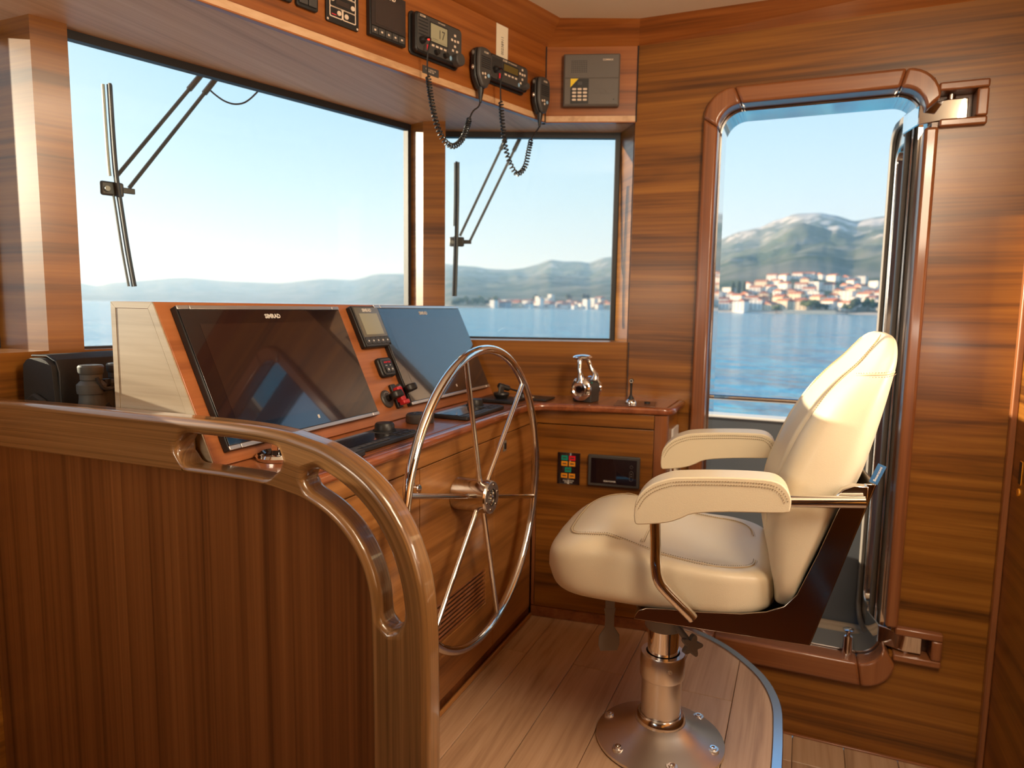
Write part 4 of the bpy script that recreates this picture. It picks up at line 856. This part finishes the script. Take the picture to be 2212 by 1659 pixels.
BZ = [(.505, -.268, -.292, .20), (.54, -.262, -.306, .222), (.60, -.246, -.332, .229), (.67, -.234, -.366, .231), (.74, -.240, -.396, .231), (.80, -.258, -.421, .229), (.87, -.285, -.440, .224), (.95, -.326, -.458, .214), (1.0, -.362, -.467, .204), (1.04, -.400, -.473, .190), (1.07, -.424, -.474, .170), (1.09, -.440, -.471, .145), (1.100, -.449, -.466, .11)]
def bint(v):
    f = v*(len(BZ)-1); i = min(int(f), len(BZ)-2); t = f-i
    P = [Vector(b) if False else b for b in (BZ[max(i-1, 0)], BZ[i], BZ[i+1], BZ[min(i+2, len(BZ)-1)])]
    return [.5*((2*P[1][k])+(-P[0][k]+P[2][k])*t+(2*P[0][k]-5*P[1][k]+4*P[2][k]-P[3][k])*t*t+(-P[0][k]+3*P[1][k]-3*P[2][k]+P[3][k])*t**3) for k in range(4)]
def backp(u, v, lift=0):
    """u round the section (0..1, 0 = front middle), v up the backrest"""
    z, yf, yb, hw = bint(min(1, max(0, v)))
    th = 2*math.pi*u; X = sgn(math.sin(th), .62); Y = sgn(math.cos(th), .62)
    ym, hy = (yf+yb)/2, (yf-yb)/2
    y = ym+hy*Y
    if Y > 0: y += (.030*(abs(X)**2) - .020*math.exp(-((abs(X)-.60)/.055)**2) + .012*math.exp(-(X/.4)**2))*Y*min(1, hw/.2)*min(1, max(0, (1.04-z)/.2)+.25)
    return Vector(((hw+lift)*X, y+lift*Y, z+lift*.2))
def backg(u, v): return backp(u, v)
g = G(); vs = g.grid(lambda u, v: backp(u, v), 120, 44, cu=True)
g.face([c[0] for c in vs]); 
tops = [c[-1] for c in vs]; cz = Vector((0, -.457, 1.104)); ring = [g.bm.verts.new(t.co.lerp(cz, .5)+Vector((0, 0, .003))) for t in tops]; cv = g.bm.verts.new(cz)
for i in range(120):
    j = (i+1) % 120; g.face((tops[i], tops[j], ring[j], ring[i])); g.face((ring[i], ring[j], cv))
bk_ = obj('backrest', g, 'leather', ch, ang=180)
# stitched seams: a soft fold and two rows of stitches
def seam(par, pts, off=.0045, fold=True, dash=.0055, nrm=None):
    P = catmull(pts, 10); 
    if fold: obj('seam_fold', G().tube(P, .0011, 6), 'seam', par)
    g = G(); 
    for sgn_ in (-1, 1):
        acc = 0; cur = None
        for p, q in zip(P, P[1:]):
            t = (q-p).normalized(); nn = nrm(p) if nrm else Vector((-1, 0, 0)); side = t.cross(nn).normalized()*off*sgn_
            L = (q-p).length; k = 0
            while acc+0 < L:
                a = p+t*acc+side+nn*.0004; b = a+t*min(dash*.62, L); g.tube([a, b], .00085, 4); acc += dash
            acc -= L
    o = obj('stitching', g, 'thread', par, smooth=False, recalc=False); o['kind'] = 'stuff'
def bseam(sx, vs_, rng=(0, 1)):
    pts = []
    for k in range(13):
        v = rng[0]+(rng[1]-rng[0])*k/12; f = vs_(v); z, yf, yb, hw = bint(v)
        X = f; th = math.asin(min(1, X)**(1/.62)); u = sx*th/(2*math.pi); pts.append(backp(u, v, .0036))
    seam(bk_, pts, nrm=lambda p: Vector((-.45*0+sx*.35, .9, .2)).normalized())
bseam(-1, lambda v: .60+.06*v-.10*max(0, v-.75)*4*.5, (.02, .97)); bseam(1, lambda v: .60+.06*v, (.05, .90))
pts = []
for k in range(9): pts.append(backp(-(.165+.20*k/8), .70+.02*k/8, .0006))
seam(bk_, pts, nrm=lambda p: Vector((-1, -.1, .1)).normalized())
pts = [seat((k/48) % 1, .80) for k in range(-11, 36)]; seam(se, [p+Vector((p.x*.006, p.y*.006, .0014)) for p in pts], nrm=lambda p: Vector((p.x*2, p.y*2, 1.0)).normalized())
for yy in (.045,):
    pts = []
    for k in range(13):
        x = -.17+.34*k/12; best = seat(.25+.25*0, .9); pts.append(Vector((x, yy, .601+.004-.028*(1-min(1, abs(x)/.236)**2.6)*math.exp(-((yy+.12)/.16)**2))))
    seam(se, pts, nrm=lambda p: Vector((0, 0, 1)))
# armrests
ar = [(.047, .690), (.046, .735), (.032, .760), (.011, .778), (-.015, .790), (-.040, .7965), (-.10, .803), (-.167, .8075), (-.225, .808), (-.250, .798), (-.264, .776), (-.264, .752), (-.252, .742), (-.15, .733), (-.078, .722), (-.050, .708), (-.022, .696), (.030, .686)]
arc = [(p.y, p.z) for p in catmull([(0, *a) for a in ar], 3, True)]
for s_ in (-1, 1):
    o_ = obj('armrest', G().prism(arc, s_*.236, s_*.312, 'x'), 'leather', ch, bev=.014, seg=4, ang=70)
    top = [a for a in ar[:11]]
    if s_ < 0:
        pts = [Vector((-.3133, a[0]*(.965)-.0025, a[1]-.012)) for a in ar[1:11]]; seam(o_, pts, off=.0035, fold=False)
    else:
        pts = [Vector((.2347, a[0]*(.965)-.0025, a[1]-.012)) for a in ar[1:11]]; seam(o_, pts, off=.0035, fold=False)
    obj('armrest_post', G().tube(catmull([(s_*.274, .008, .70), (s_*.276, .004, .64), (s_*.278, .001, .585), (s_*.276, -.006, .553), (s_*.270, -.022, .529), (s_*.253, -.072, .476), (s_*.250, -.082, .465)], 6), .0125, 16), 'chrome', ch)
    obj('armrest_rod', G().tube([(s_*.276, -.20, .752), (s_*.276, -.405, .772)], .0125, 16), 'chrome', ch); obj('rod_bracket', G().prism([(-.412, .757), (-.412, .800), (-.385, .800), (-.365, .79), (-.350, .772), (-.350, .757)], s_*.237, s_*.262, 'x'), 'steel', ch, bev=.002)
tg = obj('fabric_tag', G().prism([(0, -.021), (.018, -.021), (.018, .021), (0, .021)], -.0006, .0006, 'y'), 'blue', ch, mw=Matrix.Translation((-.2255, -.425, .823)) @ Matrix.Rotation(R(-78), 4, 'Z') @ Matrix.Rotation(R(22), 4, 'Y'), label='small blue fabric tag', smooth=False)
text('lettering', 'Besenzoni', .0080, 'white', tg, .009, -.0008, 0, rot=90)

# ------------------------------------------------------------------ bag and binoculars behind the rail
bg = thing('shoulder_bag', 'black nylon bag leaning against the wall below the front window', 'bag', (1.175, 1.69, .8125))
body = [(-.056, .002), (.050, .002), (.054, .012), (.052, .16), (.044, .186), (.022, .197), (-.020, .197), (-.046, .186), (-.056, .16)]
obj('body', G().prism([(p.y, p.z) for p in catmull([(0, *b) for b in body], 4, True)], -.115, .115, 'x'), 'bag', bg, bev=.016, seg=3)
obj('flap', G().prism([(-.062, .022), (-.0585, .022), (-.0585, .165), (-.048, .190), (-.020, .201), (.040, .199), (.044, .203), (-.022, .206), (-.052, .195), (-.062, .17)], -.100, .110, 'x'), 'bag', bg, bev=.002)
obj('flap_edge', G().tube([(-.101, -.06, .023), (-.101, -.0605, .165), (-.101, -.051, .191), (-.101, -.02, .204), (-.101, .035, .2025)], .0025, 6), 'gasket', bg); obj('end_pocket', G().prism([(-.046, .02), (.042, .02), (.036, .095), (0, .115), (-.038, .10)], -.130, -.117, 'x'), 'bag', bg, bev=.005)
bn = thing('binoculars', 'grey-green rubber-armoured binoculars standing in front of the black bag', 'binoculars', (1.117, 1.545, .8105))
for s_ in (-1, 1):
    x = s_*.036 + .012
    br = obj('barrel', G().lathe([(0, .0005), (.034, .0005), (.036, .006), (.0355, .05), (.031, .085), (.0275, .108), (.027, .120), (.020, .124)], (x, 0, 0), seg=28), 'rubber_olive', bn)
    obj('prism_housing', G().lathe([(.020, .118), (.0305, .121), (.0315, .128), (.0315, .142), (.024, .150), (.0205, .153)], (x, .0, 0), seg=28), 'rubber_olive', br); obj('eyepiece', G().lathe([(.0205, .150), (.0235, .154), (.0235, .166), (.0265, .170), (.0275, .184), (.025, .188), (.018, .189), (0, .187)], (x, 0, 0), seg=28), 'rubber_olive', br)
obj('hinge_bridge', G().prism([(-.02, .05), (.045, .05), (.045, .135), (-.02, .135)], -.012, .012, 'y'), 'rubber_olive', bn, bev=.005, mw=Matrix.Identity(4)); obj('focus_wheel', G().cyl((.012, 0, .136), (.012, 0, .152), .011), 'blackp', bn)
obj('strap', G().prism([(p.x, p.z) for p in catmull([(-.010, 0, .100), (.010, 0, .070), (.035, 0, .035), (.060, 0, .010)], 6)] + [(p.x, p.z) for p in catmull([(.053, 0, .002), (.026, 0, .024), (.000, 0, .062), (-.018, 0, .094)], 6)], -.0385, -.0365, 'y'), 'bag', bn)
obj('lens_tether', G().tube(catmull([(-.030, -.028, .160), (-.020, -.034, .135), (.004, -.036, .132), (.03, -.034, .150), (.055, -.02, .168)], 6), .004, 8), 'bag', bn); obj('buckle', G().box(.014, .030, -.042, -.0386, .046, .060), 'blackp', bn, bev=.001)

# ------------------------------------------------------------------ door furniture
t = thing('door_stop_post', 'short chrome post with button head on the door sill', 'post', (2.622, -.206, -.0715))
obj('sleeve', G().lathe([(0, .0), (.0165, .0), (.0165, .03), (.0155, .034), (.0155, .072), (.009, .077), (.007, .086)], seg=28), 'chrome', t); obj('head', G().lathe([(.007, .084), (.011, .088), (.0185, .092), (.0185, .0955), (.012, .099), (0, .100)], seg=28), 'chrome', t)
t = thing('lock_plate', 'brass-edged black lock plate at the right edge of the picture', 'lock', frame((2.485, -.63, .655), (-1, 0, 0), (0, -1, 0)))
slab('plate', 'blackp', t, -.012, .012, -.02, .05, -.003, 0, .004, .001); slab('rim', 'amber', t, -.014, .014, -.022, .052, -.002, 0, .005, .001); obj('keyhole', G().cyl((0, -.004, -.045), (0, 0, -.045), .012), 'amber', t)

# ------------------------------------------------------------------ wipers outside the glass
def wiper(F, blade, clamp, a1, a2, b1, b2, hose, label):
    t = thing('windscreen_wiper', label, 'wiper', F)
    B = catmull([(u, .062-.012*abs(2*i/(len(blade)-1)-1)**2, z) for i, (u, z) in enumerate(blade)], 6)
    obj('rubber', G().tube([p+Vector((0, -.010, 0)) for p in B], .0045, 6), 'gasket', t); bl = obj('blade', G().tube([p+Vector((.004, .004, 0)) for p in B], .0075, 8), 'wiper', t)
    h_ = len(B)
    obj('bow', G().tube([p+Vector((-.009, .014, 0)) for p in B[:int(h_*.45)]], .0045, 6), 'wiperpale', bl); obj('bow', G().tube([p+Vector((-.007, .014, 0)) for p in B[int(h_*.5):]], .0035, 6), 'wiper', bl)
    cu, cz = clamp
    obj('clamp', G().box(cu-.04, cu+.022, .072, .084, cz-.018, cz+.022), 'wiper', t, bev=.006); obj('clamp_bar', G().box(cu, cu+.052, .074, .082, cz-.006, cz+.010), 'wiper', t, bev=.002); obj('clamp_bolt', G().cyl((cu-.026, .06, cz), (cu-.026, .07, cz), .007, seg=12), 'wiperpale', t)
    for p, q in ((a1, a2), (b1, b2)):
        P, Q = Vector((p[0], .085, p[1])), Vector((q[0], .078, q[1])); P2 = P+(P-Q)*.15
        ar_ = obj('arm', G().tube([P2, P, P.lerp(Q, .14)], .0085, 8), 'wiper', t); obj('arm_rod', G().tube([P.lerp(Q, .12), Q], .0055, 8), 'wiper', ar_)
    if hose: obj('washer_hose', G().tube(catmull([(u, .09, z) for u, z in hose], 8), .0028, 8), 'gasket', t)
    return t
wiper(F1, [(.131, 1.744), (.136, 1.60), (.141, 1.50), (.149, 1.42), (.160, 1.30), (.171, 1.192)], (.146, 1.463), (.405, 1.84), (.153, 1.505), (.455, 1.845), (.183, 1.474), [(.434, 1.812), (.452, 1.800), (.482, 1.787), (.513, 1.784), (.545, 1.793), (.572, 1.813), (.602, 1.845)], 'long windscreen wiper with twin arms outside the large front window')
wiper(F2, [(.054, 1.734), (.053, 1.60), (.051, 1.48), (.050, 1.40), (.048, 1.30), (.046, 1.190)], (.062, 1.414), (.258, 1.85), (.066, 1.440), (.314, 1.847), (.108, 1.420), None, 'windscreen wiper with twin arms outside the narrow corner window')
# ------------------------------------------------------------------ outside: side deck, bulwark, roof edge, sea, hills, towns
dk = thing('side_deck_floor', kind='structure')
for k in range(5):
    xa = 2.775+k*.054; obj('plank', G().box(-.0255, .0255, -.9, .9, -.02, 0), 'teak', dk, bev=.001, seg=1, smooth=False, mw=Matrix.Translation((xa+.027, 0, -.13)))
obj('caulking', G().box(2.70, 3.06, -1.4, 1.4, -.17, -.1315), 'gasket', dk, smooth=False)
st('wall_outer_coaming', G().box(2.70, 2.775, -1.4, 1.4, -.40, -.125), 'whitepaint', bev=.004)
bw = thing('bulwark', 'grey bulwark with white top edge and steel handrail outside the open doorway', 'bulwark', (3.05, 0, -.13))
obj('panel', G().box(0, .07, -3.2, 3.2, -.3, .815), 'hull', bw, smooth=False); obj('cap_rail', G().box(-.012, .082, -3.2, 3.2, .816, .830), 'whitepaint', bw, bev=.005)
obj('handrail', G().cyl((.03, -3.2, .902), (.03, 3.2, .902), .0125), 'steel', bw)
for y in (-2.4, -1.2, 1.0, 2.2): obj('stanchion', G().cyl((.03, y, .83), (.03, y, .902), .009, seg=12), 'steel', bw)
st('roof_overhang', G().prism([(2.71, 2.07), (3.40, 2.07), (3.44, 2.10), (3.44, 2.16), (2.71, 2.20)], -2.2, 1.2, 'y'), 'hull', smooth=False)
st('roof_edge', G().box(3.441, 3.455, -2.2, 1.2, 2.065, 2.165), 'whitepaint', bev=.003)
st('foredeck', G().prism([(2.74, .66), (2.42, 1.62), (1.2, 2.06), (-.2, 2.06), (-1.42, 1.62), (-1.74, .66), (-2.1, .66), (-1.95, 3.2), (-.9, 6.5), (1.9, 6.5), (2.9, 3.2), (3.04, .66)], .22, .30, 'z'), 'whitepaint', smooth=False)
EYEZ, SEA = 1.15, -1.85
def seamat():
    m, nt, b = newmat('sea_water'); N = nt.nodes.new; L = nt.links.new
    b.inputs['Base Color'].default_value = (.06, .33, .46, 1); b.inputs['Roughness'].default_value = .12; b.inputs['IOR'].default_value = 1.33
    tc = N('ShaderNodeTexCoord'); prev = None
    for sc, st_, ds in ((.09, .9, 1.6), (.45, .9, .55), (1.7, .8, .16)):
        mp = N('ShaderNodeMapping'); mp.inputs['Scale'].default_value = (sc, sc*.6, sc); mp.inputs['Rotation'].default_value = (0, 0, R(20)); L(tc.outputs['Object'], mp.inputs[0])
        n = N('ShaderNodeTexNoise'); n.inputs['Scale'].default_value = 1; n.inputs['Detail'].default_value = 3; n.inputs['Distortion'].default_value = .6; L(mp.outputs[0], n.inputs['Vector'])
        bp = N('ShaderNodeBump'); bp.inputs['Strength'].default_value = st_; bp.inputs['Distance'].default_value = ds; L(n.outputs['Fac'], bp.inputs['Height'])
        if prev: L(prev.outputs[0], bp.inputs['Normal'])
        prev = bp
    L(prev.outputs[0], b.inputs['Normal']); return m
st('sea', G().box(-9000, 9500, -7000, 12000, SEA-.5, SEA), seamat(), smooth=False)
RIDGE = [(18, .020), (28, .022), (34.7, .0216), (35.94, .0177), (37.1, .0229), (41.6, .0312), (44.8, .0279), (48.2, .027), (51.7, .0342), (53.9, .0338), (56, .0431), (58.3, .044), (61.3, .0595), (62.5, .0573), (63.7, .0564), (65, .0535), (66.5, .0526), (67.7, .0549), (68.8, .0604), (70, .0679), (71.2, .0655), (72.3, .0657), (73.2, .0639), (74.4, .0712), (75.3, .0732), (79, .086), (83.2, .0945), (85, .1065), (86.3, .1109), (87.6, .1207), (88.9, .1278), (90.5, .1279), (91.5, .1243), (93, .1156), (94.2, .1193), (95.3, .1213), (100, .13), (110, .11), (124, .06)]
def lerp_tab(tab, x):
    if x <= tab[0][0]: return tab[0][1]
    for (a, u), (b, v) in zip(tab, tab[1:]):
        if x <= b: t = (x-a)/(b-a); t = t*t*(3-2*t)*.5+t*.5; return u+(v-u)*t
    return tab[-1][1]
R0 = [(18, 5200), (52, 4200), (59, 2300), (62, 1320), (76, 1300), (80, 900), (83, 800), (96, 780), (124, 800)]
R1 = [(18, 9000), (45, 7600), (58, 6200), (62, 5000), (75, 4300), (83, 3200), (96, 3000), (124, 3000)]
def ground(th, r):
    r0, r1 = lerp_tab(R0, th), lerp_tab(R1, th); H = lerp_tab(RIDGE, th)*r1+EYEZ-SEA
    f = (r-r0)/(r1-r0)
    if f < 0: return SEA-3
    x, y = r*math.sin(R(th)), r*math.cos(R(th))
    if f <= 1:
        n = noise.fractal(Vector((x*.0016, y*.0016, .3)), .8, 2.1, 7)
        n2 = abs(noise.noise(Vector((x*.0022, y*.0022, 2.0)))) + .5*abs(noise.noise(Vector((x*.006, y*.006, 5.0))))
        h = H*f**lerp_tab([(18, 1.4), (60, 1.25), (78, 1.15), (84, 1.02), (124, 1.0)], th)*(1 + (.30*n-.34*n2)*4*f*(1-f))
        # never rise above the skyline seen from the ship
        h = min(h, H*(r/r1)*.99)
    else: h = H*(1-.8*(f-1)*3)
    return SEA+1.2+h
def hillmat():
    m, nt, b = newmat('scrub_and_limestone'); N = nt.nodes.new; L = nt.links.new; tc = N('ShaderNodeTexCoord'); sx = N('ShaderNodeSeparateXYZ'); L(tc.outputs['Object'], sx.inputs[0])
    def nz(s, d, dist=.5):
        n = N('ShaderNodeTexNoise'); n.inputs['Scale'].default_value = s; n.inputs['Detail'].default_value = d; n.inputs['Distortion'].default_value = dist; L(tc.outputs['Object'], n.inputs['Vector']); return n.outputs['Fac']
    a = N('ShaderNodeValToRGB'); L(nz(.007, 6), a.inputs[0]); e = a.color_ramp.elements; e[0].position = .40; e[0].color = (.075, .105, .055, 1); e[1].position = .62; e[1].color = (.20, .20, .15, 1)
    hm = N('ShaderNodeMapRange'); L(sx.outputs['Z'], hm.inputs[0]); hm.inputs[1].default_value = 120; hm.inputs[2].default_value = 420; hm.inputs[3].default_value = -.16; hm.inputs[4].default_value = .17
    ad = N('ShaderNodeMath'); L(nz(.010, 8, 1.2), ad.inputs[0]); L(hm.outputs[0], ad.inputs[1])
    rk = N('ShaderNodeMapRange'); L(ad.outputs[0], rk.inputs[0]); rk.inputs[1].default_value = .54; rk.inputs[2].default_value = .64
    mx = N('ShaderNodeMixRGB'); L(rk.outputs[0], mx.inputs[0]); L(a.outputs[0], mx.inputs[1]); mx.inputs[2].default_value = (.52, .48, .42, 1)
    sh = N('ShaderNodeMapRange'); L(sx.outputs['Z'], sh.inputs[0]); sh.inputs[1].default_value = .2; sh.inputs[2].default_value = 1.5; sh.inputs[3].default_value = 1; sh.inputs[4].default_value = 0
    m2 = N('ShaderNodeMixRGB'); L(sh.outputs[0], m2.inputs[0]); L(mx.outputs[0], m2.inputs[1]); m2.inputs[2].default_value = (.58, .52, .42, 1)
    L(m2.outputs[0], b.inputs['Base Color']); b.inputs['Roughness'].default_value = .9; b.inputs['Specular IOR Level'].default_value = .1; return m
M['hill'] = hillmat()
g = G(); NT, NR = 640, 60
def hp_(u, v):
    th = 18+106*u; r0, r1 = lerp_tab(R0, th), lerp_tab(R1, th); f = -.004+1.25*v**1.5; r = r0+(r1-r0)*f
    return Vector((r*math.sin(R(th)), r*math.cos(R(th)), ground(th, r)))
g.grid(hp_, NT, NR); st('hills', g, 'hill', ang=180)
def hazemat():
    m = bpy.data.materials.new('sea_haze'); m.use_nodes = True; nt = m.node_tree; nt.nodes.clear(); v = nt.nodes.new('ShaderNodeVolumeScatter'); v.inputs['Color'].default_value = (.46, .72, 1.0, 1); v.inputs['Density'].default_value = HAZE; v.inputs['Anisotropy'].default_value = .25
    o = nt.nodes.new('ShaderNodeOutputMaterial'); nt.links.new(v.outputs[0], o.inputs['Volume']); return m
HAZE = 1.9e-4
hz_ = obj('sea_haze', G().box(250, 9400, -3200, 11000, SEA+.3, 560), hazemat(), smooth=False); hz_['kind'] = 'stuff'; hz_['label'] = 'thin blue haze over the water before the hills'
# houses
for nm, c in (('render_white', (.80, .78, .72)), ('render_cream', (.78, .66, .48)), ('render_grey', (.45, .46, .47)), ('roof_orange', (.55, .19, .085)), ('roof_brown', (.34, .14, .09)), ('roof_flat', (.55, .52, .47)), ('pane_dark', (.05, .06, .08)), ('bark', (.16, .11, .07)), ('pine', (.075, .105, .035)), ('dark_tree', (.035, .06, .03)), ('olive_tree', (.14, .16, .07)), ('stone', (.60, .53, .42))): M[nm] = plain(nm, c, .8)
HP = {}
def house_proto(key, wmat, rmat, w, d, h, gable):
    """w along the shore (local y), d away from it (local x), h to the eaves"""
    if key in HP: return HP[key]
    r = thing('house'); obj('wall', G().box(-d/2, d/2, -w/2, w/2, -4, h), wmat, r, smooth=False)
    if gable == 1: g = G().prism([(-d/2-.5, h-.1), (d/2+.5, h-.1), (0, h+d*.24)], -w/2-.4, w/2+.4, 'y')
    elif gable == 2: g = G().prism([(-w/2-.5, h-.1), (w/2+.5, h-.1), (0, h+w*.24)], -d/2-.4, d/2+.4, 'x')
    else: g = G().box(-d/2-.2, d/2+.2, -w/2-.2, w/2+.2, h+.01, h+.7)
    obj('roof', g, rmat, r, smooth=False)
    nfl = max(1, int(h/3)); nw = max(2, int(w/4))
    for fl_ in range(nfl):
        for k in range(nw):
            y = -w/2+w*(k+.5)/nw; z = 1.0+fl_*3.0; obj('window', G().box(-d/2-.06, -d/2+.02, y-.6, y+.6, z, z+1.5), 'pane_dark', r, smooth=False)
    HP[key] = r; r['used'] = 0; return r
def put_house(key, th, dist, rot, label, group, base=None):
    p = HP[key]; z = ground(th, dist) if base is None else base
    mw = Matrix.Translation((dist*math.sin(R(th)), dist*math.cos(R(th)), z)) @ Matrix.Rotation(R(90-th+rot), 4, 'Z')
    if not p['used']: r = p; p['used'] = 1
    else:
        r = p.copy(); COL.objects.link(r)
        for c in p.children: k = c.copy(); COL.objects.link(k); k.parent = r
    r.matrix_world = mw; tag(r, label, 'house', group); return r
K_ = [('a', 'render_white', 'roof_orange', 15, 10, 7.5, 1, 'white house with orange roof'), ('b', 'render_white', 'roof_orange', 11, 12, 6.5, 2, 'small white house with orange gable'), ('c', 'render_cream', 'roof_orange', 17, 10, 9, 1, 'cream house with orange roof'), ('d', 'render_cream', 'roof_brown', 12, 13, 6, 2, 'cream house with brown gable'), ('e', 'render_white', 'roof_flat', 14, 11, 9.5, 0, 'white flat-roofed house'), ('f', 'render_white', 'roof_brown', 13, 10, 7, 1, 'white house with brown roof')]
for k in K_: house_proto('door_'+k[0], *k[1:7])
rnd = random.Random(5)
th = 82.9; i = 0
while th < 97.5:
    k = K_[(i*5+i//3) % 6]; w_ = math.degrees(k[3]/800)
    if not (89.6 < th < 91.2 or 92.9 < th < 94.6): put_house('door_'+k[0], th, 806+rnd.uniform(0, 16), -30+rnd.uniform(-14, 14), k[7]+'|in the waterfront row', 'waterfront houses beyond the doorway, '+k[7])
    th += w_*.5+math.degrees(rnd.uniform(6, 10)/800); i += 1
for rowd in (840, 880, 925, 980, 1040, 1110):
    th = 82.6+rnd.uniform(0, .8)
    while th < 97.6:
        lim_ = 1.0 if rowd < 1000 else (.85 if th > 86.5 else .35)
        if rnd.random() < .92*lim_:
            k = K_[rnd.choice((0, 0, 1, 2, 4, 5, 3))]; put_house('door_'+k[0], th, rowd+rnd.uniform(-18, 18), -32+rnd.uniform(-22, 22), k[7]+'|on the slope', 'hillside houses beyond the doorway, '+k[7])
        th += math.degrees(rnd.uniform(14, 21)/rowd)
Q_ = [('a', 'render_white', 'roof_flat', 15, 11, 12, 0, 'pale flat-roofed block'), ('b', 'render_cream', 'roof_orange', 16, 11, 9, 1, 'cream block with orange roof'), ('c', 'render_grey', 'roof_brown', 22, 13, 9, 1, 'grey shed with brown roof'), ('d', 'render_white', 'roof_orange', 11, 10, 6.5, 2, 'white house with orange gable'), ('e', 'render_white', 'roof_flat', 12, 10, 17, 0, 'tall white block'), ('f', 'render_white', 'roof_brown', 14, 10, 8, 1, 'white house with brown roof')]
for k in Q_: house_proto('bay_'+k[0], *k[1:7])
for rowd, pr in ((1318, .9), (1350, .9), (1390, .8), (1440, .6), (1520, .4)):
    th = 65.2+rnd.uniform(0, .5)
    while th < 77.5:
        if rnd.random() < pr:
            k = Q_[rnd.choice((0, 1, 2, 3, 3, 4, 5, 3, 0))]; put_house('bay_'+k[0], th, rowd+rnd.uniform(-14, 14), -46+rnd.uniform(-14, 14), k[7]+'|across the bay', 'far town seen in the corner window, '+k[7])
        th += math.degrees(rnd.uniform(17, 25)/rowd)
# trees
def blob_tree(name, mat, th, dist, h, wd, label, group=None, kind=0, seed=0):
    rn = random.Random(seed); z = ground(th, dist); r = thing(name, label, 'tree', Matrix.Translation((dist*math.sin(R(th)), dist*math.cos(R(th)), z)) @ Matrix.Rotation(R(-th), 4, 'Z'), group)
    g = G(); nb = 9 if kind == 0 else 1
    for k in range(nb):
        if kind == 0: cx = rn.uniform(-.36, .36)*wd; c = Vector((cx, rn.uniform(-.3, .3)*wd, h*(.66+rn.uniform(-.12, .14)-.25*abs(cx)/wd))); rx = wd*rn.uniform(.16, .24); rz = h*rn.uniform(.14, .22)
        else: c = Vector((0, 0, h*.52)); rx = wd*.5; rz = h*.48
        bm = bmesh.new(); bmesh.ops.create_icosphere(bm, subdivisions=3, radius=1)
        for v in bm.verts: n_ = 1+.30*noise.noise(v.co*2.3+c)+.18*noise.noise(v.co*6+c); v.co = Vector((v.co.x*rx*n_, v.co.y*rx*n_, v.co.z*rz*n_))+c
        me = bpy.data.meshes.new('tmp'); bm.to_mesh(me); bm.free(); g.bm.from_mesh(me); bpy.data.meshes.remove(me)
    obj('crown', g, mat, r, smooth=False); obj('trunk', G().tube([(0, 0, -2), (.1, 0, h*.4), (.3, 0, h*.62)], [.45, .35, .22], 8), 'bark', r); return r
blob_tree('pine_tree', 'pine', 90.35, 792, 15, 20, 'broad green pine on the quay, largest tree in the doorway view', seed=1)
blob_tree('pine_tree', 'dark_tree', 91.1, 798, 10, 13, 'dark low pine just right of the broad green pine', seed=2)
for j, (a, h, w_, mt, lab) in enumerate(((92.8, 10, 12, 'olive_tree', 'olive-coloured tree at the left end of the dark clump by the water'), (93.5, 15, 13, 'dark_tree', 'dark tree left of centre in the clump by the water'), (94.2, 15.5, 13, 'pine', 'tall dark green tree in the middle of the clump by the water'), (94.9, 11, 12, 'dark_tree', 'lower dark tree at the right end of the clump by the water'))): blob_tree('tree', mt, a, 790+j*3, h, w_, lab, seed=10+j)
blob_tree('palm_tree', 'olive_tree', 87.9, 797, 8.5, 9, 'pale olive palm-like tree on the waterfront beyond the doorway', seed=21)
for j, (a, d) in enumerate(((84.6, 960), (85.05, 965), (85.45, 958))): blob_tree('cypress_tree', 'dark_tree', a, d, 19, 4.5, ('left', 'middle', 'right')[j]+' of the three slim cypresses above the roofs', kind=1, seed=30+j)
for j in range(9):
    a = 62.2+j*.42; blob_tree('tree', ('dark_tree', 'pine', 'olive_tree')[j % 3], a, 1330+8*(j % 4), 14+5*((j*7) % 3), 15, ('dark', 'green', 'olive')[j % 3]+' tree|on the wooded point', 'trees on the wooded point', seed=40+j)
for j, a in enumerate((68.9, 71.6, 73.0, 75.6, 76.0)): blob_tree('tree', 'dark_tree', a, 1520+15*j, 20, 18, 'dark tree|among the roofs of the far town', 'trees among the far roofs', seed=60+j)
qw = thing('quay_wall', 'pale stone quay wall at the water beyond the doorway', 'quay', (779*math.sin(R(90.3)), 779*math.cos(R(90.3)), SEA)); m_ = Matrix.Rotation(R(90-90.3), 4, 'Z')
obj('stonework', G().box(-4, 10, -24, 26, -1, 3.2).mat(m_), 'stone', qw, smooth=False); obj('parapet', G().box(-4, -3, -24, 26, 3.21, 4.0).mat(m_), 'stone', qw, smooth=False)
for k_, r in HP.items():
    if not r['used']:
        for c in list(r.children): bpy.data.objects.remove(c)
        bpy.data.objects.remove(r)
for o in S.objects:
    if 'used' in o: del o['used']

# each house gets its own label: its look and its place in its row, counted from the left
ORD = ['first', 'second', 'third', 'fourth', 'fifth', 'sixth', 'seventh', 'eighth', 'ninth', 'tenth', 'eleventh', 'twelfth', 'thirteenth', 'fourteenth', 'fifteenth', 'sixteenth', 'seventeenth', 'eighteenth', 'nineteenth', 'twentieth'] + [a_+b_ for a_ in ('twenty-', 'thirty-', 'forty-') for b_ in ('first', 'second', 'third', 'fourth', 'fifth', 'sixth', 'seventh', 'eighth', 'ninth', 'tenth')]
fam = {}
for o in S.objects:
    if o.parent is None and '|' in str(o.get('label', '')): fam.setdefault(o['label'], []).append(o)
for lab, l in fam.items():
    a, b = lab.split('|'); l.sort(key=lambda o: math.atan2(o.location.x, o.location.y)); n_ = len(l)
    for i_, o in enumerate(l):
        o['label'] = '%s %s, the %s' % (a, b, 'only one' if n_ == 1 else ORD[min(i_, len(ORD)-1)] + ' from left')
mesh_lettering()
